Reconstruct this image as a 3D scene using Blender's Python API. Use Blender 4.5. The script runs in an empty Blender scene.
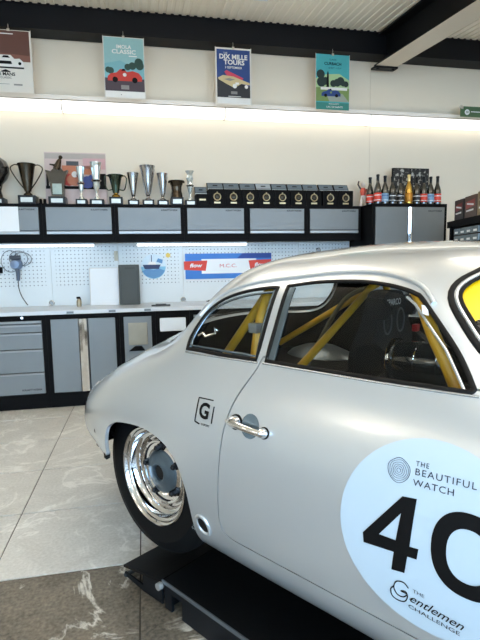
import bpy, bmesh, math, random
import numpy as np
from mathutils import Vector, Matrix
from mathutils.bvhtree import BVHTree
random.seed(4)
scene = bpy.context.scene
col = scene.collection

# ------------------------------------------------------------------ camera
CAM_H = 1.30
pitch, roll, yaw = (math.radians(a) for a in (6.69, .954, 11.3))
fwd = Vector((math.sin(yaw)*math.cos(pitch), math.cos(yaw)*math.cos(pitch), -math.sin(pitch)))
rt = Vector((math.cos(yaw), -math.sin(yaw), 0))
dn = fwd.cross(rt)
r2 = rt*math.cos(roll) + dn*math.sin(roll)
d2 = -rt*math.sin(roll) + dn*math.cos(roll)
cam_d = bpy.data.cameras.new('camera'); cam_d.sensor_fit = 'AUTO'; cam_d.sensor_width = 36; cam_d.lens = 27
cam_d.clip_start = .05; cam_d.clip_end = 100
cam = bpy.data.objects.new('camera', cam_d); col.objects.link(cam)
up = -d2; bk = -fwd
cam.matrix_world = Matrix(((r2.x, up.x, bk.x, 0), (r2.y, up.y, bk.y, 0), (r2.z, up.z, bk.z, CAM_H), (0, 0, 0, 1)))
scene.camera = cam

# ------------------------------------------------------------------ world, exposure
world = bpy.data.worlds.new('world'); scene.world = world; world.use_nodes = True
bg = world.node_tree.nodes['Background']; bg.inputs[0].default_value = (.50, .74, 1.0, 1); bg.inputs[1].default_value = 7.6
vs = scene.view_settings
vs.view_transform = 'Standard'; vs.look = 'None'; vs.gamma = 1; vs.use_curve_mapping = False
vs.exposure = 0.18
WALL_LED, CAB_LED, FILL_LED = 1.3, 3.6, 4.6

# ------------------------------------------------------------------ helpers
def lin(c):
    return tuple(((v/255)/12.92 if v/255 <= .04045 else ((v/255+.055)/1.055)**2.4) for v in c)
_mats = {}
def M(name, rgb, rough=.5, metal=0., coat=0., var=0., vscale=8., emit=0., bump=0., bscale=60., spec=None):
    if name in _mats: return _mats[name]
    m = bpy.data.materials.new(name); m.use_nodes = True; nt = m.node_tree
    b = nt.nodes['Principled BSDF']; c = lin(rgb)
    b.inputs['Base Color'].default_value = (*c, 1); b.inputs['Roughness'].default_value = rough
    b.inputs['Metallic'].default_value = metal; b.inputs['Coat Weight'].default_value = coat; b.inputs['Coat Roughness'].default_value = .04
    if spec is not None: b.inputs['Specular IOR Level'].default_value = spec
    if emit: b.inputs['Emission Color'].default_value = (*c, 1); b.inputs['Emission Strength'].default_value = emit
    if var or bump:
        tc = nt.nodes.new('ShaderNodeTexCoord')
    if var:
        n = nt.nodes.new('ShaderNodeTexNoise'); n.inputs['Scale'].default_value = vscale; n.inputs['Detail'].default_value = 6
        nt.links.new(tc.outputs['Object'], n.inputs['Vector'])
        r = nt.nodes.new('ShaderNodeMix'); r.data_type = 'RGBA'
        r.inputs[6].default_value = (*[v*(1-var) for v in c], 1); r.inputs[7].default_value = (*[min(1, v*(1+var)) for v in c], 1)
        nt.links.new(n.outputs['Fac'], r.inputs[0]); nt.links.new(r.outputs[2], b.inputs['Base Color'])
    if bump:
        n2 = nt.nodes.new('ShaderNodeTexNoise'); n2.inputs['Scale'].default_value = bscale
        nt.links.new(tc.outputs['Object'], n2.inputs['Vector'])
        bp = nt.nodes.new('ShaderNodeBump'); bp.inputs['Strength'].default_value = bump; bp.inputs['Distance'].default_value = .005
        nt.links.new(n2.outputs['Fac'], bp.inputs['Height']); nt.links.new(bp.outputs['Normal'], b.inputs['Normal'])
    _mats[name] = m; return m
def glass_mat(name, tint, refl=1.0):
    if name in _mats: return _mats[name]
    m = bpy.data.materials.new(name); m.use_nodes = True; nt = m.node_tree; nt.nodes.clear()
    o = nt.nodes.new('ShaderNodeOutputMaterial'); t = nt.nodes.new('ShaderNodeBsdfTransparent'); g = nt.nodes.new('ShaderNodeBsdfGlossy')
    t.inputs[0].default_value = (*tint, 1); g.inputs['Roughness'].default_value = .01; g.inputs[0].default_value = (1, 1, 1, 1)
    fr = nt.nodes.new('ShaderNodeFresnel'); ge = nt.nodes.new('ShaderNodeNewGeometry'); io = nt.nodes.new('ShaderNodeMapRange')   # a thin sheet reflects alike from both faces
    io.inputs[3].default_value = 1.32; io.inputs[4].default_value = 1/1.32
    nt.links.new(ge.outputs['Backfacing'], io.inputs[0]); nt.links.new(io.outputs[0], fr.inputs[0])
    mx = nt.nodes.new('ShaderNodeMixShader')
    nt.links.new(fr.outputs[0], mx.inputs[0]); nt.links.new(t.outputs[0], mx.inputs[1]); nt.links.new(g.outputs[0], mx.inputs[2]); nt.links.new(mx.outputs[0], o.inputs[0])
    _mats[name] = m; return m

class MB:
    """collects faces of one mesh"""
    def __init__(s): s.v = []; s.f = []; s.m = []; s.sm = []
    def add(s, vs, fs, mi=0, smooth=False, mat=None):
        o = len(s.v)
        s.v += [tuple(mat @ Vector(p)) if mat else tuple(p) for p in vs]
        for f in fs: s.f.append(tuple(i+o for i in f)); s.m.append(mi); s.sm.append(smooth)
        return s
    def box(s, a, b, mi=0, bev=0., mat=None):
        (x0, y0, z0), (x1, y1, z1) = a, b
        if bev:
            bm = bmesh.new(); bmesh.ops.create_cube(bm, size=1)
            for v in bm.verts: v.co = Vector(((x0+x1)/2+v.co.x*(x1-x0), (y0+y1)/2+v.co.y*(y1-y0), (z0+z1)/2+v.co.z*(z1-z0)))
            bmesh.ops.bevel(bm, geom=bm.edges[:], offset=bev, segments=2, profile=.7, affect='EDGES')
            bm.verts.index_update()
            s.add([v.co[:] for v in bm.verts], [[v.index for v in f.verts] for f in bm.faces], mi, False, mat); bm.free(); return s
        vs = [(x, y, z) for x in (x0, x1) for y in (y0, y1) for z in (z0, z1)]
        return s.add(vs, [(0, 1, 3, 2), (4, 6, 7, 5), (0, 4, 5, 1), (2, 3, 7, 6), (0, 2, 6, 4), (1, 5, 7, 3)], mi, False, mat)
    def prism(s, poly, d0, d1, axis='y', mi=0, mat=None):
        n = len(poly)
        def P(a, b, d): return {'y': (a, d, b), 'x': (d, a, b), 'z': (a, b, d)}[axis]
        vs = [P(a, b, d0) for a, b in poly]+[P(a, b, d1) for a, b in poly]
        fs = [tuple(range(n)), tuple(range(2*n-1, n-1, -1))]+[(i, (i+1) % n, n+(i+1) % n, n+i) for i in range(n)]
        return s.add(vs, fs, mi, False, mat)
    def lathe(s, prof, seg=24, mi=0, smooth=True, mat=None):
        vs = []; fs = []
        for r, z in prof:
            for k in range(seg):
                a = 2*math.pi*k/seg; vs.append((r*math.cos(a), r*math.sin(a), z))
        for j in range(len(prof)-1):
            for k in range(seg):
                fs.append((j*seg+k, j*seg+(k+1) % seg, (j+1)*seg+(k+1) % seg, (j+1)*seg+k))
        s.add(vs, fs, mi, smooth, mat)
        return s
    def tube(s, pts, r, seg=8, mi=0, closed=False, flat=None):
        pts = [Vector(p) for p in pts]; n = len(pts); vs = []; fs = []
        up0 = None
        for i, p in enumerate(pts):
            a = pts[(i-1) % n] if (closed or i) else p; b = pts[(i+1) % n] if (closed or i < n-1) else p
            t = (b-a).normalized()
            if up0 is None:
                up0 = t.orthogonal().normalized()
            u = (up0-t*up0.dot(t)).normalized(); up0 = u; w = t.cross(u)
            rr = r[i] if isinstance(r, (list, tuple)) else r
            for k in range(seg):
                c = 2*math.pi*k/seg; vs.append(p+(u*math.cos(c)+w*math.sin(c))*rr)
        for i in range(n if closed else n-1):
            j = (i+1) % n
            for k in range(seg): fs.append((i*seg+k, i*seg+(k+1) % seg, j*seg+(k+1) % seg, j*seg+k))
        if not closed:
            fs.append(tuple(range(seg-1, -1, -1))); fs.append(tuple((n-1)*seg+k for k in range(seg)))
        return s.add(vs, fs, mi, True)
    def ribbon(s, pts, nrm, w, h, mi=0, closed=False):
        """flat strip of width w lying on a surface along pts, raised h; nrm = surface normals"""
        pts = [Vector(p) for p in pts]; n = len(pts); vs = []; fs = []
        for i, p in enumerate(pts):
            a = pts[(i-1) % n] if (closed or i) else p; b = pts[(i+1) % n] if (closed or i < n-1) else p
            t = (b-a).normalized(); nn = Vector(nrm[i]); side = nn.cross(t).normalized()
            for du, dh in ((-.5, -.4), (-.5, .6), (-.25, 1), (.25, 1), (.5, .6), (.5, -.4)):
                vs.append(p+side*du*w+nn*dh*h)
        for i in range(n if closed else n-1):
            j = (i+1) % n
            for k in range(6): fs.append((i*6+k, i*6+(k+1) % 6, j*6+(k+1) % 6, j*6+k))
        if not closed: fs.append(tuple(range(5, -1, -1))); fs.append(tuple((n-1)*6+k for k in range(6)))
        return s.add(vs, fs, mi, True)
    def text(s, t, size, loc, mi=0, align='CENTER', depth=0., bold=0., plane='xz', xs=1., shear=0., mat=None):
        v, f = text_mesh(t, size, align, bold, shear)
        x, y, z = loc
        if plane == 'xz': vs = [(x+a*xs, y, z+b) for a, b in v]
        elif plane == 'xy': vs = [(x+a*xs, y+b, z) for a, b in v]
        else: vs = [(x, y-a*xs, z+b) for a, b in v]
        return s.add(vs, f, mi, False, mat)
    def build(s, name, mats, parent=None, loc=(0, 0, 0), rot=(0, 0, 0), sharp=40):
        me = bpy.data.meshes.new(name); me.from_pydata([tuple(p) for p in s.v], [], s.f)
        for m in (mats if isinstance(mats, (list, tuple)) else [mats]): me.materials.append(m)
        me.polygons.foreach_set('material_index', s.m); me.polygons.foreach_set('use_smooth', s.sm)
        bm = bmesh.new(); bm.from_mesh(me); bmesh.ops.recalc_face_normals(bm, faces=bm.faces[:]); bm.to_mesh(me); bm.free()
        if any(s.sm): me.set_sharp_from_angle(angle=math.radians(sharp))
        me.update()
        o = bpy.data.objects.new(name, me); col.objects.link(o); o.location = loc; o.rotation_euler = rot
        if parent: o.parent = parent
        return o
_tc = {}
def text_mesh(t, size, align='CENTER', bold=0., shear=0., space=1.):
    key = (t, round(size, 5), align, bold, shear, space)
    if key in _tc: return _tc[key]
    cu = bpy.data.curves.new('lettering', 'FONT'); cu.body = t; cu.size = size; cu.align_x = align; cu.align_y = 'CENTER'
    cu.offset = bold*size; cu.shear = shear; cu.space_character = space; cu.resolution_u = 3
    o = bpy.data.objects.new('lettering', cu); col.objects.link(o)
    dg = bpy.context.evaluated_depsgraph_get(); me = bpy.data.meshes.new_from_object(o.evaluated_get(dg))
    r = ([(v.co.x, v.co.y) for v in me.vertices], [tuple(p.vertices) for p in me.polygons])
    bpy.data.objects.remove(o); bpy.data.curves.remove(cu); bpy.data.meshes.remove(me)
    _tc[key] = r; return r
def tag(o, label=None, cat=None, group=None, kind=None):
    if label: o['label'] = label
    if cat: o['category'] = cat
    if group: o['group'] = group
    if kind: o['kind'] = kind
    return o
def thing(name, label, cat, loc=(0, 0, 0), rz=0., group=None):
    o = bpy.data.objects.new(name, None); col.objects.link(o); o.location = loc; o.rotation_euler = (0, 0, rz); o.empty_display_size = .1
    return tag(o, label, cat, group)
def struct(o): o['kind'] = 'structure'; return o
def copy_part(o, parent, loc=None):
    c = o.copy(); col.objects.link(c); c.parent = parent
    if loc is not None: c.location = loc
    return c

# ------------------------------------------------------------------ common materials
BLACK = M('black_powder_coat', (4, 4, 6), .6, var=.2, spec=.12)
CABGREY = M('grey_cabinet_paint', (120, 125, 128), .4, metal=.2, var=.05)
SILVER = M('brushed_aluminium', (158, 161, 163), .42, metal=.8, var=.06, vscale=30)
CHROME = M('polished_chrome', (225, 226, 228), .06, metal=1.)
WHITE = M('white_plastic', (232, 235, 238), .4, var=.02)
INK = M('black_print', (6, 6, 8), .6, spec=.2)
RUBBER = M('black_rubber', (6, 6, 7), .6, spec=.25)
WALLM = M('cream_wall_paint', (228, 217, 199), .8, var=.025, vscale=1.5, bump=.05)
STEELDARK = M('dark_steel_paint', (12, 14, 19), .55, var=.15, vscale=4, spec=.2)

# ================================================================== THE ROOM
WY = 5.15                       # back wall plane
X0, X1, YF = -4.6, 5.2, -3.6
def ceil_z(y): return 3.70 - .096*(5.15-y)
def tile_mat(name, a, b, vein, vs, va):
    m = bpy.data.materials.new(name); m.use_nodes = True; nt = m.node_tree; bs = nt.nodes['Principled BSDF']
    tc = nt.nodes.new('ShaderNodeNewGeometry')
    n1 = nt.nodes.new('ShaderNodeTexNoise'); n1.inputs['Scale'].default_value = 3.2; n1.inputs['Detail'].default_value = 8; n1.inputs['Roughness'].default_value = .65; n1.inputs['Distortion'].default_value = .8
    n2 = nt.nodes.new('ShaderNodeTexNoise'); n2.inputs['Scale'].default_value = vs; n2.inputs['Detail'].default_value = 12; n2.inputs['Roughness'].default_value = .62; n2.inputs['Distortion'].default_value = 1.6
    n3 = nt.nodes.new('ShaderNodeTexNoise'); n3.inputs['Scale'].default_value = 70; n3.inputs['Detail'].default_value = 3
    for n in (n1, n2, n3): nt.links.new(tc.outputs['Position'], n.inputs['Vector'])
    mx = nt.nodes.new('ShaderNodeMix'); mx.data_type = 'RGBA'; mx.inputs[6].default_value = (*lin(a), 1); mx.inputs[7].default_value = (*lin(b), 1)
    cr0 = nt.nodes.new('ShaderNodeMapRange'); cr0.inputs[1].default_value = .3; cr0.inputs[2].default_value = .7
    ad = nt.nodes.new('ShaderNodeMath'); ad.operation = 'MULTIPLY_ADD'; ad.inputs[1].default_value = .5
    sb = nt.nodes.new('ShaderNodeMath'); sb.operation = 'MULTIPLY'; sb.inputs[1].default_value = .5
    nt.links.new(n1.outputs['Fac'], sb.inputs[0]); nt.links.new(n3.outputs['Fac'], ad.inputs[0]); nt.links.new(sb.outputs[0], ad.inputs[2])
    nt.links.new(ad.outputs[0], cr0.inputs[0]); nt.links.new(cr0.outputs[0], mx.inputs[0])
    # veins: thin band where the second noise crosses one half
    s1 = nt.nodes.new('ShaderNodeMath'); s1.operation = 'SUBTRACT'; s1.inputs[1].default_value = .5
    ab = nt.nodes.new('ShaderNodeMath'); ab.operation = 'ABSOLUTE'
    mr = nt.nodes.new('ShaderNodeMapRange'); mr.inputs[1].default_value = 0; mr.inputs[2].default_value = .03; mr.inputs[3].default_value = va; mr.inputs[4].default_value = 0
    gate = nt.nodes.new('ShaderNodeMapRange'); gate.inputs[1].default_value = .40; gate.inputs[2].default_value = .56
    mul = nt.nodes.new('ShaderNodeMath'); mul.operation = 'MULTIPLY'
    nt.links.new(n2.outputs['Fac'], s1.inputs[0]); nt.links.new(s1.outputs[0], ab.inputs[0]); nt.links.new(ab.outputs[0], mr.inputs[0])
    nt.links.new(n1.outputs['Fac'], gate.inputs[0]); nt.links.new(gate.outputs[0], mul.inputs[0]); nt.links.new(mr.outputs[0], mul.inputs[1])
    m2 = nt.nodes.new('ShaderNodeMix'); m2.data_type = 'RGBA'; m2.inputs[7].default_value = (*lin(vein), 1)
    nt.links.new(mx.outputs[2], m2.inputs[6]); nt.links.new(mul.outputs[0], m2.inputs[0]); nt.links.new(m2.outputs[2], bs.inputs['Base Color'])
    bs.inputs['Roughness'].default_value = .42
    return m
TILE_L = tile_mat('pale_stone_tile', (194, 191, 183), (230, 228, 222), (244, 242, 236), 1.4, .9)
TILE_D = tile_mat('dark_stone_tile', (54, 48, 41), (150, 139, 122), (226, 220, 208), 1.6, 1.)
GROUT = M('tile_grout', (84, 79, 72), .9, var=.1)
floor = struct(MB().box((X0, YF-.1, -.16), (X1, WY, -.006)).build('floor', GROUT))
TX, TY = .62, .566
g = .003
def tile_mesh(name, mat):
    mb = MB(); mb.box((.0028, .0055, -.02), (TX-.0028, TY-.0055, 0), bev=.0015); o = mb.build(name, mat, floor); return o
tl = tile_mesh('tile', TILE_L); td = tile_mesh('tile', TILE_D); nl = nd = 0
for i in range(-5, 10):
    for j in range(-5, 5):
        lx, ly = -.68+TX*i, 2.03+TY*j
        if j >= 0:
            o = tl if nl == 0 else copy_part(tl, floor); nl += 1
        else:
            o = td if nd == 0 else copy_part(td, floor); nd += 1
        o.location = (lx, ly, 0)
struct(MB().box((X0-.1, WY, -.1), (X1+.1, WY+.12, 3.9)).build('wall_back', WALLM))
struct(MB().box((X0-.1, YF, -.1), (X0, WY, 3.9)).build('wall_left', WALLM))
struct(MB().box((X1, YF, -.1), (X1+.1, WY, 3.9)).build('wall_right', WALLM))
wf = MB()   # front wall with the open workshop gateway
wf.box((X0-.1, YF-.1, -.1), (-3.4, YF, 3.9)).box((4.6, YF-.1, -.1), (X1+.1, YF, 3.9)).box((-3.4, YF-.1, 2.7), (4.6, YF, 3.9))
struct(wf.build('wall_front', WALLM))
struct(MB().box((X0-3, YF-9, -.2), (X1+3, YF-.1, -.02)).build('ground_yard', M('pale_bounce_yard', (214, 214, 210), .9, var=.08)))  # unseen yard, made very pale to bounce daylight up to the ceiling
# vertical panel joint on the back wall
struct(MB().box((2.535, WY-.003, 1.9), (2.541, WY, 3.46)).build('trim_1', M('cream_joint', (218, 207, 190), .8)))
# trapezoid-sheet ceiling
CEIL = M('white_sheet_ceiling', (246, 239, 225), .55, var=.02)
mb = MB(); vs_, fs_ = [], []
xs_ = []
k = X0-.1
while k < X1+.1:
    xs_ += [(k, 0), (k+.030, 0), (k+.036, .009), (k+.060, .009), (k+.066, 0)]; k += .075
for x, dz in xs_:
    vs_ += [(x, YF-.1, ceil_z(YF-.1)+dz), (x, WY, ceil_z(WY)+dz)]
for i in range(len(xs_)-1): fs_.append((2*i, 2*i+2, 2*i+3, 2*i+1))
o = len(vs_); n_ = len(xs_)
vs_ += [(X0-.1, YF-.1, 4.05), (X1+.1, YF-.1, 4.05), (X1+.1, WY, 4.05), (X0-.1, WY, 4.05)]
fs_ += [(o, o+1, o+2, o+3)]
mb.add(vs_, fs_); struct(mb.build('ceiling', CEIL))
# dark steel beam along the wall head (I profile)
b = MB(); zt = 3.69; zb = 3.462
b.box((X0, 4.93, zb), (X1, 5.13, zb+.014)).box((X0, 4.93, zt-.014), (X1, 5.13, zt)).box((X0, 5.02, zb+.014), (X1, 5.034, zt-.014))
# its face plate
b.box((X0, 4.945, zb+.014), (X1, 4.953, zt-.014))
struct(b.build('trim_2', STEELDARK))
# sloping rafter, dark web; light on its bottom flange is put in as pale colour
ang = math.atan(.096)
L = 8.4
xc = 2.63
rot = Matrix.Translation((xc, 5.0, 0)) @ Matrix.Rotation(ang, 4, 'X')
def raf(a, b_): return MB().box(a, b_, mat=Matrix.Translation((xc, 5.02, 3.37)) @ Matrix.Rotation(ang, 4, 'X'))
r = MB(); mt = Matrix.Translation((xc, 5.02, 3.37)) @ Matrix.Rotation(ang, 4, 'X')
r.box((-.012, -L, .016), (.012, 0, .30), 0, mat=mt).box((-.12, -L, .29), (.12, 0, .306), 0, mat=mt).box((-.12, -L, .0005), (.12, 0, .016), 0, mat=mt)
FLANGE_LIT = M('lit_flange_tone', (214, 205, 190), .5, var=.04)
r.box((-.12, -L, -.002), (.12, 0, .0005), 1, mat=mt)
rf = struct(r.build('trim_3', [STEELDARK, FLANGE_LIT]))
e = MB(); e.box((-.13, -.06, -.022), (.13, .05, -.003), mat=mt)
for sx in (-.09, .09): e.lathe([(0, -.036), (.016, -.036), (.016, -.022)], 6, mat=mt @ Matrix.Translation((sx, -.03, 0)))
e.build('end_plate', STEELDARK, rf)

# ================================================================== LIGHTS OF THE ROOM AND ADDED FILL PANELS
def emis(name, rgb, s):
    m = bpy.data.materials.new(name); m.use_nodes = True; bs = m.node_tree.nodes['Principled BSDF']
    bs.inputs['Base Color'].default_value = (.9, .9, .9, 1); bs.inputs['Emission Color'].default_value = (*lin(rgb), 1); bs.inputs['Emission Strength'].default_value = s
    return m
LED_W = emis('warm_white_diffuser', (255, 246, 232), WALL_LED)
LED_C = emis('cool_white_diffuser', (244, 250, 255), CAB_LED)
LED_R = emis('fill_diffuser', (255, 243, 226), FILL_LED)  # glow of the added fill panels
LGREY = M('light_fitting_grey', (214, 210, 204), .5)
# cable tray carrying the tubes
tray = thing('cable_tray', 'long pale metal tray above the wall tubes', 'tray', (0, 5.08, 2.886))
MB().box((X0+.2, .02, .02), (X1-.2, .07, .026)).box((X0+.2, .015, .02), (X1-.2, .02, .06)).build('channel', LGREY, tray)
labs = ['wall tube light fitting under the first poster with a white racing car', 'wall tube light fitting under the poster of the red racing car',
        'wall tube light fitting between the blue poster and the teal poster', 'wall tube light fitting beneath the small green sign']
for (a, b_), lb in zip(((-2.20, -.696), (-.694, .884), (.886, 2.474), (2.476, 4.05)), labs):
    t = thing('tube_light', lb, 'light', ((a+b_)/2, 5.04, 2.83), 0, 'tube lights along the back wall')
    h = (b_-a)/2
    MB().box((-h, .045, .035), (h, .10, .066), bev=.004).build('housing', LGREY, t)
    prof = [(-.045, .035), (-.05, -.02), (-.035, -.048), (.02, -.055), (.075, -.045), (.095, .0), (.095, .035)]
    MB().prism(prof, -h+.0045, h-.0045, 'x').build('diffuser', LED_W, t)
    for sx in (-1, 1): MB().box((sx*h-(.004 if sx > 0 else 0), -.049, -.053), (sx*h+(.004 if sx < 0 else 0), .094, .034)).build('end_cap', LGREY, t)
# under-cabinet LED bars
for (a, b_), lb in zip(((-1.57, -.455), (-.055, 1.09)), ('slim LED bar under the cabinets above the hanging power tool', 'slim LED bar under the cabinets above the blue banner')):
    t = thing('led_bar', lb, 'light', ((a+b_)/2, 5.0, 1.50), 0, 'LED bars under the wall cabinets'); h = (b_-a)/2
    MB().box((-h, -.02, .014), (h, .02, .03)).build('housing', SILVER, t)
    MB().box((-h+.01, -.018, -.006), (h-.01, .018, .014), bev=.003).build('diffuser', LED_C, t)
# unseen fill panels, added to bring up the room light
plb = ['added fill light panel between the workbench and the car', 'added fill light panel in front of the tall cabinet', 'added fill light panel close to the bare side wall', 'added fill light panel over the lift', 'added fill light panel beside the lift',
       'added fill light panel near the gateway and the side wall', 'added fill light panel in the middle of the gateway bay', 'added fill light panel in the gateway bay beyond the lift']
for (xx, yy), lb in zip(((.1, 2.95), (2.5, 2.35), (-3.7, .6), (.9, .6), (2.9, .6), (-2.7, -1.), (.9, -1.7), (2.9, -1.7)), plb):
    t = thing('fill_panel', lb, 'light', (xx, yy, ceil_z(yy)-.46), 0, 'added fill light panels')
    MB().box((-.75, -.30, -.018), (.75, .30, .018), bev=.006).build('diffuser', LED_R, t)
    for a, b_ in (((-.77, -.32, -.02), (.77, -.30, .02)), ((-.77, .30, -.02), (.77, .32, .02)), ((-.77, -.30, -.02), (-.75, .30, .02)), ((.75, -.30, -.02), (.77, .30, .02))): MB().box(a, b_).build('frame', WHITE, t)
    for sx in (-.6, .6): MB().tube([(sx, 0, .018), (sx, 0, .46)], .003, 6).build('hanger', SILVER, t)

# ================================================================== FITTED CABINETS
def kw(mb, size, loc, mi): mb.text('KRAFTWERK', size, loc, mi, 'RIGHT', bold=.015, xs=1.25)
UF, UB = 4.85, 5.148
ZC0, ZC1 = 1.545, 1.887
ux = [-1.585, -.9015, -.243, .4205, 1.059, 1.699, 2.303]
ulabs = ['grey flap wall cabinet with a white sheet taped to its door', 'grey flap wall cabinet under the racing photo print', 'grey flap wall cabinet under the tall silver flutes',
         'grey flap wall cabinet under the smallest open medal box', 'grey flap wall cabinet under the middle of the medal box row', 'grey flap wall cabinet next to the tall cabinet with bottles']
for i in range(6):
    a, b_ = ux[i], ux[i+1]; w = b_-a
    t = thing('wall_cabinet', ulabs[i], 'cabinet', ((a+b_)/2, UF, ZC0), 0, 'wall cabinets over the workbench'); h = w/2
    c = MB(); c.box((-h+.0005, .012, 0), (h-.0005, UB-UF, ZC1-ZC0)); c.box((-h+.0005, 0, 0), (-h+.03, .012, ZC1-ZC0)).box((h-.03, 0, 0), (h-.0005, .012, ZC1-ZC0))
    c.box((-h+.03, 0, 0), (h-.03, .012, .05)).box((-h+.03, 0, ZC1-ZC0-.03), (h-.03, .012, ZC1-ZC0))
    c.build('carcass', BLACK, t)
    d = MB(); d.box((-h+.033, -.006, .098), (h-.033, .010, .310), 0, bev=.002); kw(d, .022, (h-.06, -.0066, .287), 1)
    dd = d.build('flap_door', [CABGREY, INK], t)
    MB().box((-h+.033, -.012, .060), (h-.033, .010, .086), bev=.004).build('grip_strip', SILVER, dd)
    MB().box((-h+.033, -.001, .086), (h-.033, .010, .098)).build('grip_recess', M('shadow_gap_grey', (62, 68, 74), .5), dd)
    MB().box((-h+.0005, -.004, -.018), (h-.0005, .02, -.0005)).box((-h+.0005, .02, -.010), (h-.0005, .29, -.0005)).build('light_rail', BLACK, t)
    if i == 0:
        n_ = MB(); n_.box((-.16, -.0085, .07), (.352-.03, -.0068, .31), 0); n_.text('KRAFT', .04, (.235, -.009, .24), 1, 'CENTER', bold=.03)
        MB().box((-.02, -.0085, .06), (.285, -.0068, .312)).build('paper_note', WHITE, t).location = (-.15, 0, 0)
# tall cabinet
TFY = 4.60
t = thing('tall_cabinet', 'tall grey double-door cabinet carrying the row of bottles', 'cabinet', (2.73, TFY, 0)); h = .42
c = MB(); c.box((-h, .012, .004), (h, .548, 1.885)); c.box((-h, 0, .004), (-h+.028, .012, 1.885)).box((h-.028, 0, .004), (h, .012, 1.885)).box((-h+.028, 0, .004), (h-.028, .012, .14)).box((-h+.028, 0, 1.853), (h-.028, .012, 1.885))
c.build('carcass', BLACK, t)
d = MB().box((-.388, -.008, .145), (-.036, .01, 1.85), 0, bev=.002).build('door', CABGREY, t)
d = MB(); d.box((.024, -.008, .145), (.388, .01, 1.85), 0, bev=.002); kw(d, .022, (.36, -.0086, 1.81), 1); d.build('door', [CABGREY, INK], t)
MB().prism([(-.034, .008), (-.026, -.012), (.0, -.02), (.016, -.012), (.022, .008)], .145, 1.85, 'z').build('handle_strip', CHROME, t)

# base cabinets
BF, BB = 4.59, 5.148
def carcass(t, h):
    c = MB(); c.box((-h+.0005, .012, .004), (h-.0005, BB-BF, .868)); c.box((-h+.0005, 0, .004), (-h+.036, .012, .868)).box((h-.036, 0, .004), (h-.0005, .012, .868))
    c.box((-h+.036, 0, .004), (h-.036, .012, .138)).box((-h+.036, 0, .826), (h-.036, .012, .868))
    return c.build('carcass', BLACK, t)
def drawers(x0, x1, zs, lab, lock=True):
    h = (x1-x0)/2; t = thing('drawer_cabinet', lab, 'cabinet', ((x0+x1)/2, BF, 0), 0, 'base cabinets under the worktop'); carcass(t, h)
    for k, (za, zb_) in enumerate(zs):
        d = MB(); d.box((-h+.039, -.006, za+.002), (h-.039, .01, zb_-.022), 0, bev=.002)
        if k == len(zs)-1: kw(d, .024, (h-.065, -.0066, za+.04), 1)
        dr = d.build('drawer', [CABGREY, INK], t)
        MB().prism([(-.014, zb_-.022), (-.016, zb_-.004), (.01, zb_-.004), (.01, zb_-.022)], -h+.039, h-.039, 'x').build('grip', SILVER, dr)
    if lock: MB().lathe([(0, -.006), (.012, -.006), (.012, .002)], 16, mat=Matrix.Translation((.12, 0, .848)) @ Matrix.Rotation(math.pi/2, 4, 'X') @ Matrix.Scale(-1, 4, (0, 0, 1))).build('lock', CHROME, t)
    return t
ZS = [(.79, .822), (.713, .79), (.560, .713), (.345, .560), (.143, .345)]
drawers(-1.52, -.8795, ZS, 'grey drawer cabinet beside the double-door unit under the worktop')
t = thing('door_cabinet', 'grey double-door base cabinet with a broad chrome centre strip', 'cabinet', (-.556, BF, 0), 0, 'base cabinets under the worktop'); h = .3235
carcass(t, h)
MB().box((-h+.039, -.006, .143), (-.045, .01, .822), bev=.002).build('door', CABGREY, t)
MB().box((.045, -.006, .143), (h-.039, .01, .822), bev=.002).build('door', CABGREY, t)
MB().prism([(-.043, .008), (-.036, -.014), (-.012, -.02), (.008, -.008), (.03, -.016), (.043, .008)], .143, .822, 'z').build('handle_strip', CHROME, t)
t = thing('dispenser_cabinet', 'narrow grey base cabinet with a brushed steel panel in its door', 'cabinet', (-.066, BF, 0), 0, 'base cabinets under the worktop'); h = .1665
carcass(t, h)
dd = MB().box((-h+.039, -.006, .143), (h-.039, .01, .822), bev=.002).build('door', CABGREY, t)
MB().box((-.088, -.014, .555), (.088, -.0065, .765), bev=.004).build('steel_panel', M('brushed_steel_plate', (150, 142, 126), .45, metal=.8, var=.25, vscale=6), dd)
MB().prism([(-.09, .50), (-.03, .545), (.03, .545), (.06, .50)], -.03, -.007, 'y').build('flap_handle', BLACK, dd)
t = thing('towel_cabinet', 'narrow black base cabinet with a white towel box', 'cabinet', (.262, BF, 0), 0, 'base cabinets under the worktop'); h = .1615
carcass(t, h)
MB().box((-h+.036, .0, .143), (h-.036, .011, .66), bev=.002).build('lower_panel', BLACK, t)
MB().box((-h+.038, -.02, .672), (h-.038, .011, .80), bev=.012).build('towel_box', M('white_glossy_box', (222, 230, 238), .25, var=.05), t)
for a, b_, lb in ((.4245, 1.058, 'grey drawer cabinet next to the towel cabinet, behind the car'), (1.059, 1.683, 'grey drawer cabinet in the middle of the bench, behind the car'), (1.684, 2.3085, 'grey drawer cabinet against the tall cabinet, behind the car')):
    drawers(a, b_, ZS, lb, False)
# worktop, one continuous piece
wt = thing('worktop', 'long pale worktop along the back wall', 'worktop', (0, 0, .87))
WT = M('pale_laminate', (206, 212, 218), .3, var=.04, vscale=3)
MB().box((-1.60, 4.555, 0), (2.308, 5.14, .036), bev=.003).build('slab', WT, wt)
for xx in (-.66, -.29, .03): MB().box((xx-.03, 4.547, .006), (xx+.03, 4.5548, .026)).build('edge_clip', M('clip_grey', (120, 126, 130), .4, metal=.5), wt)

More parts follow.
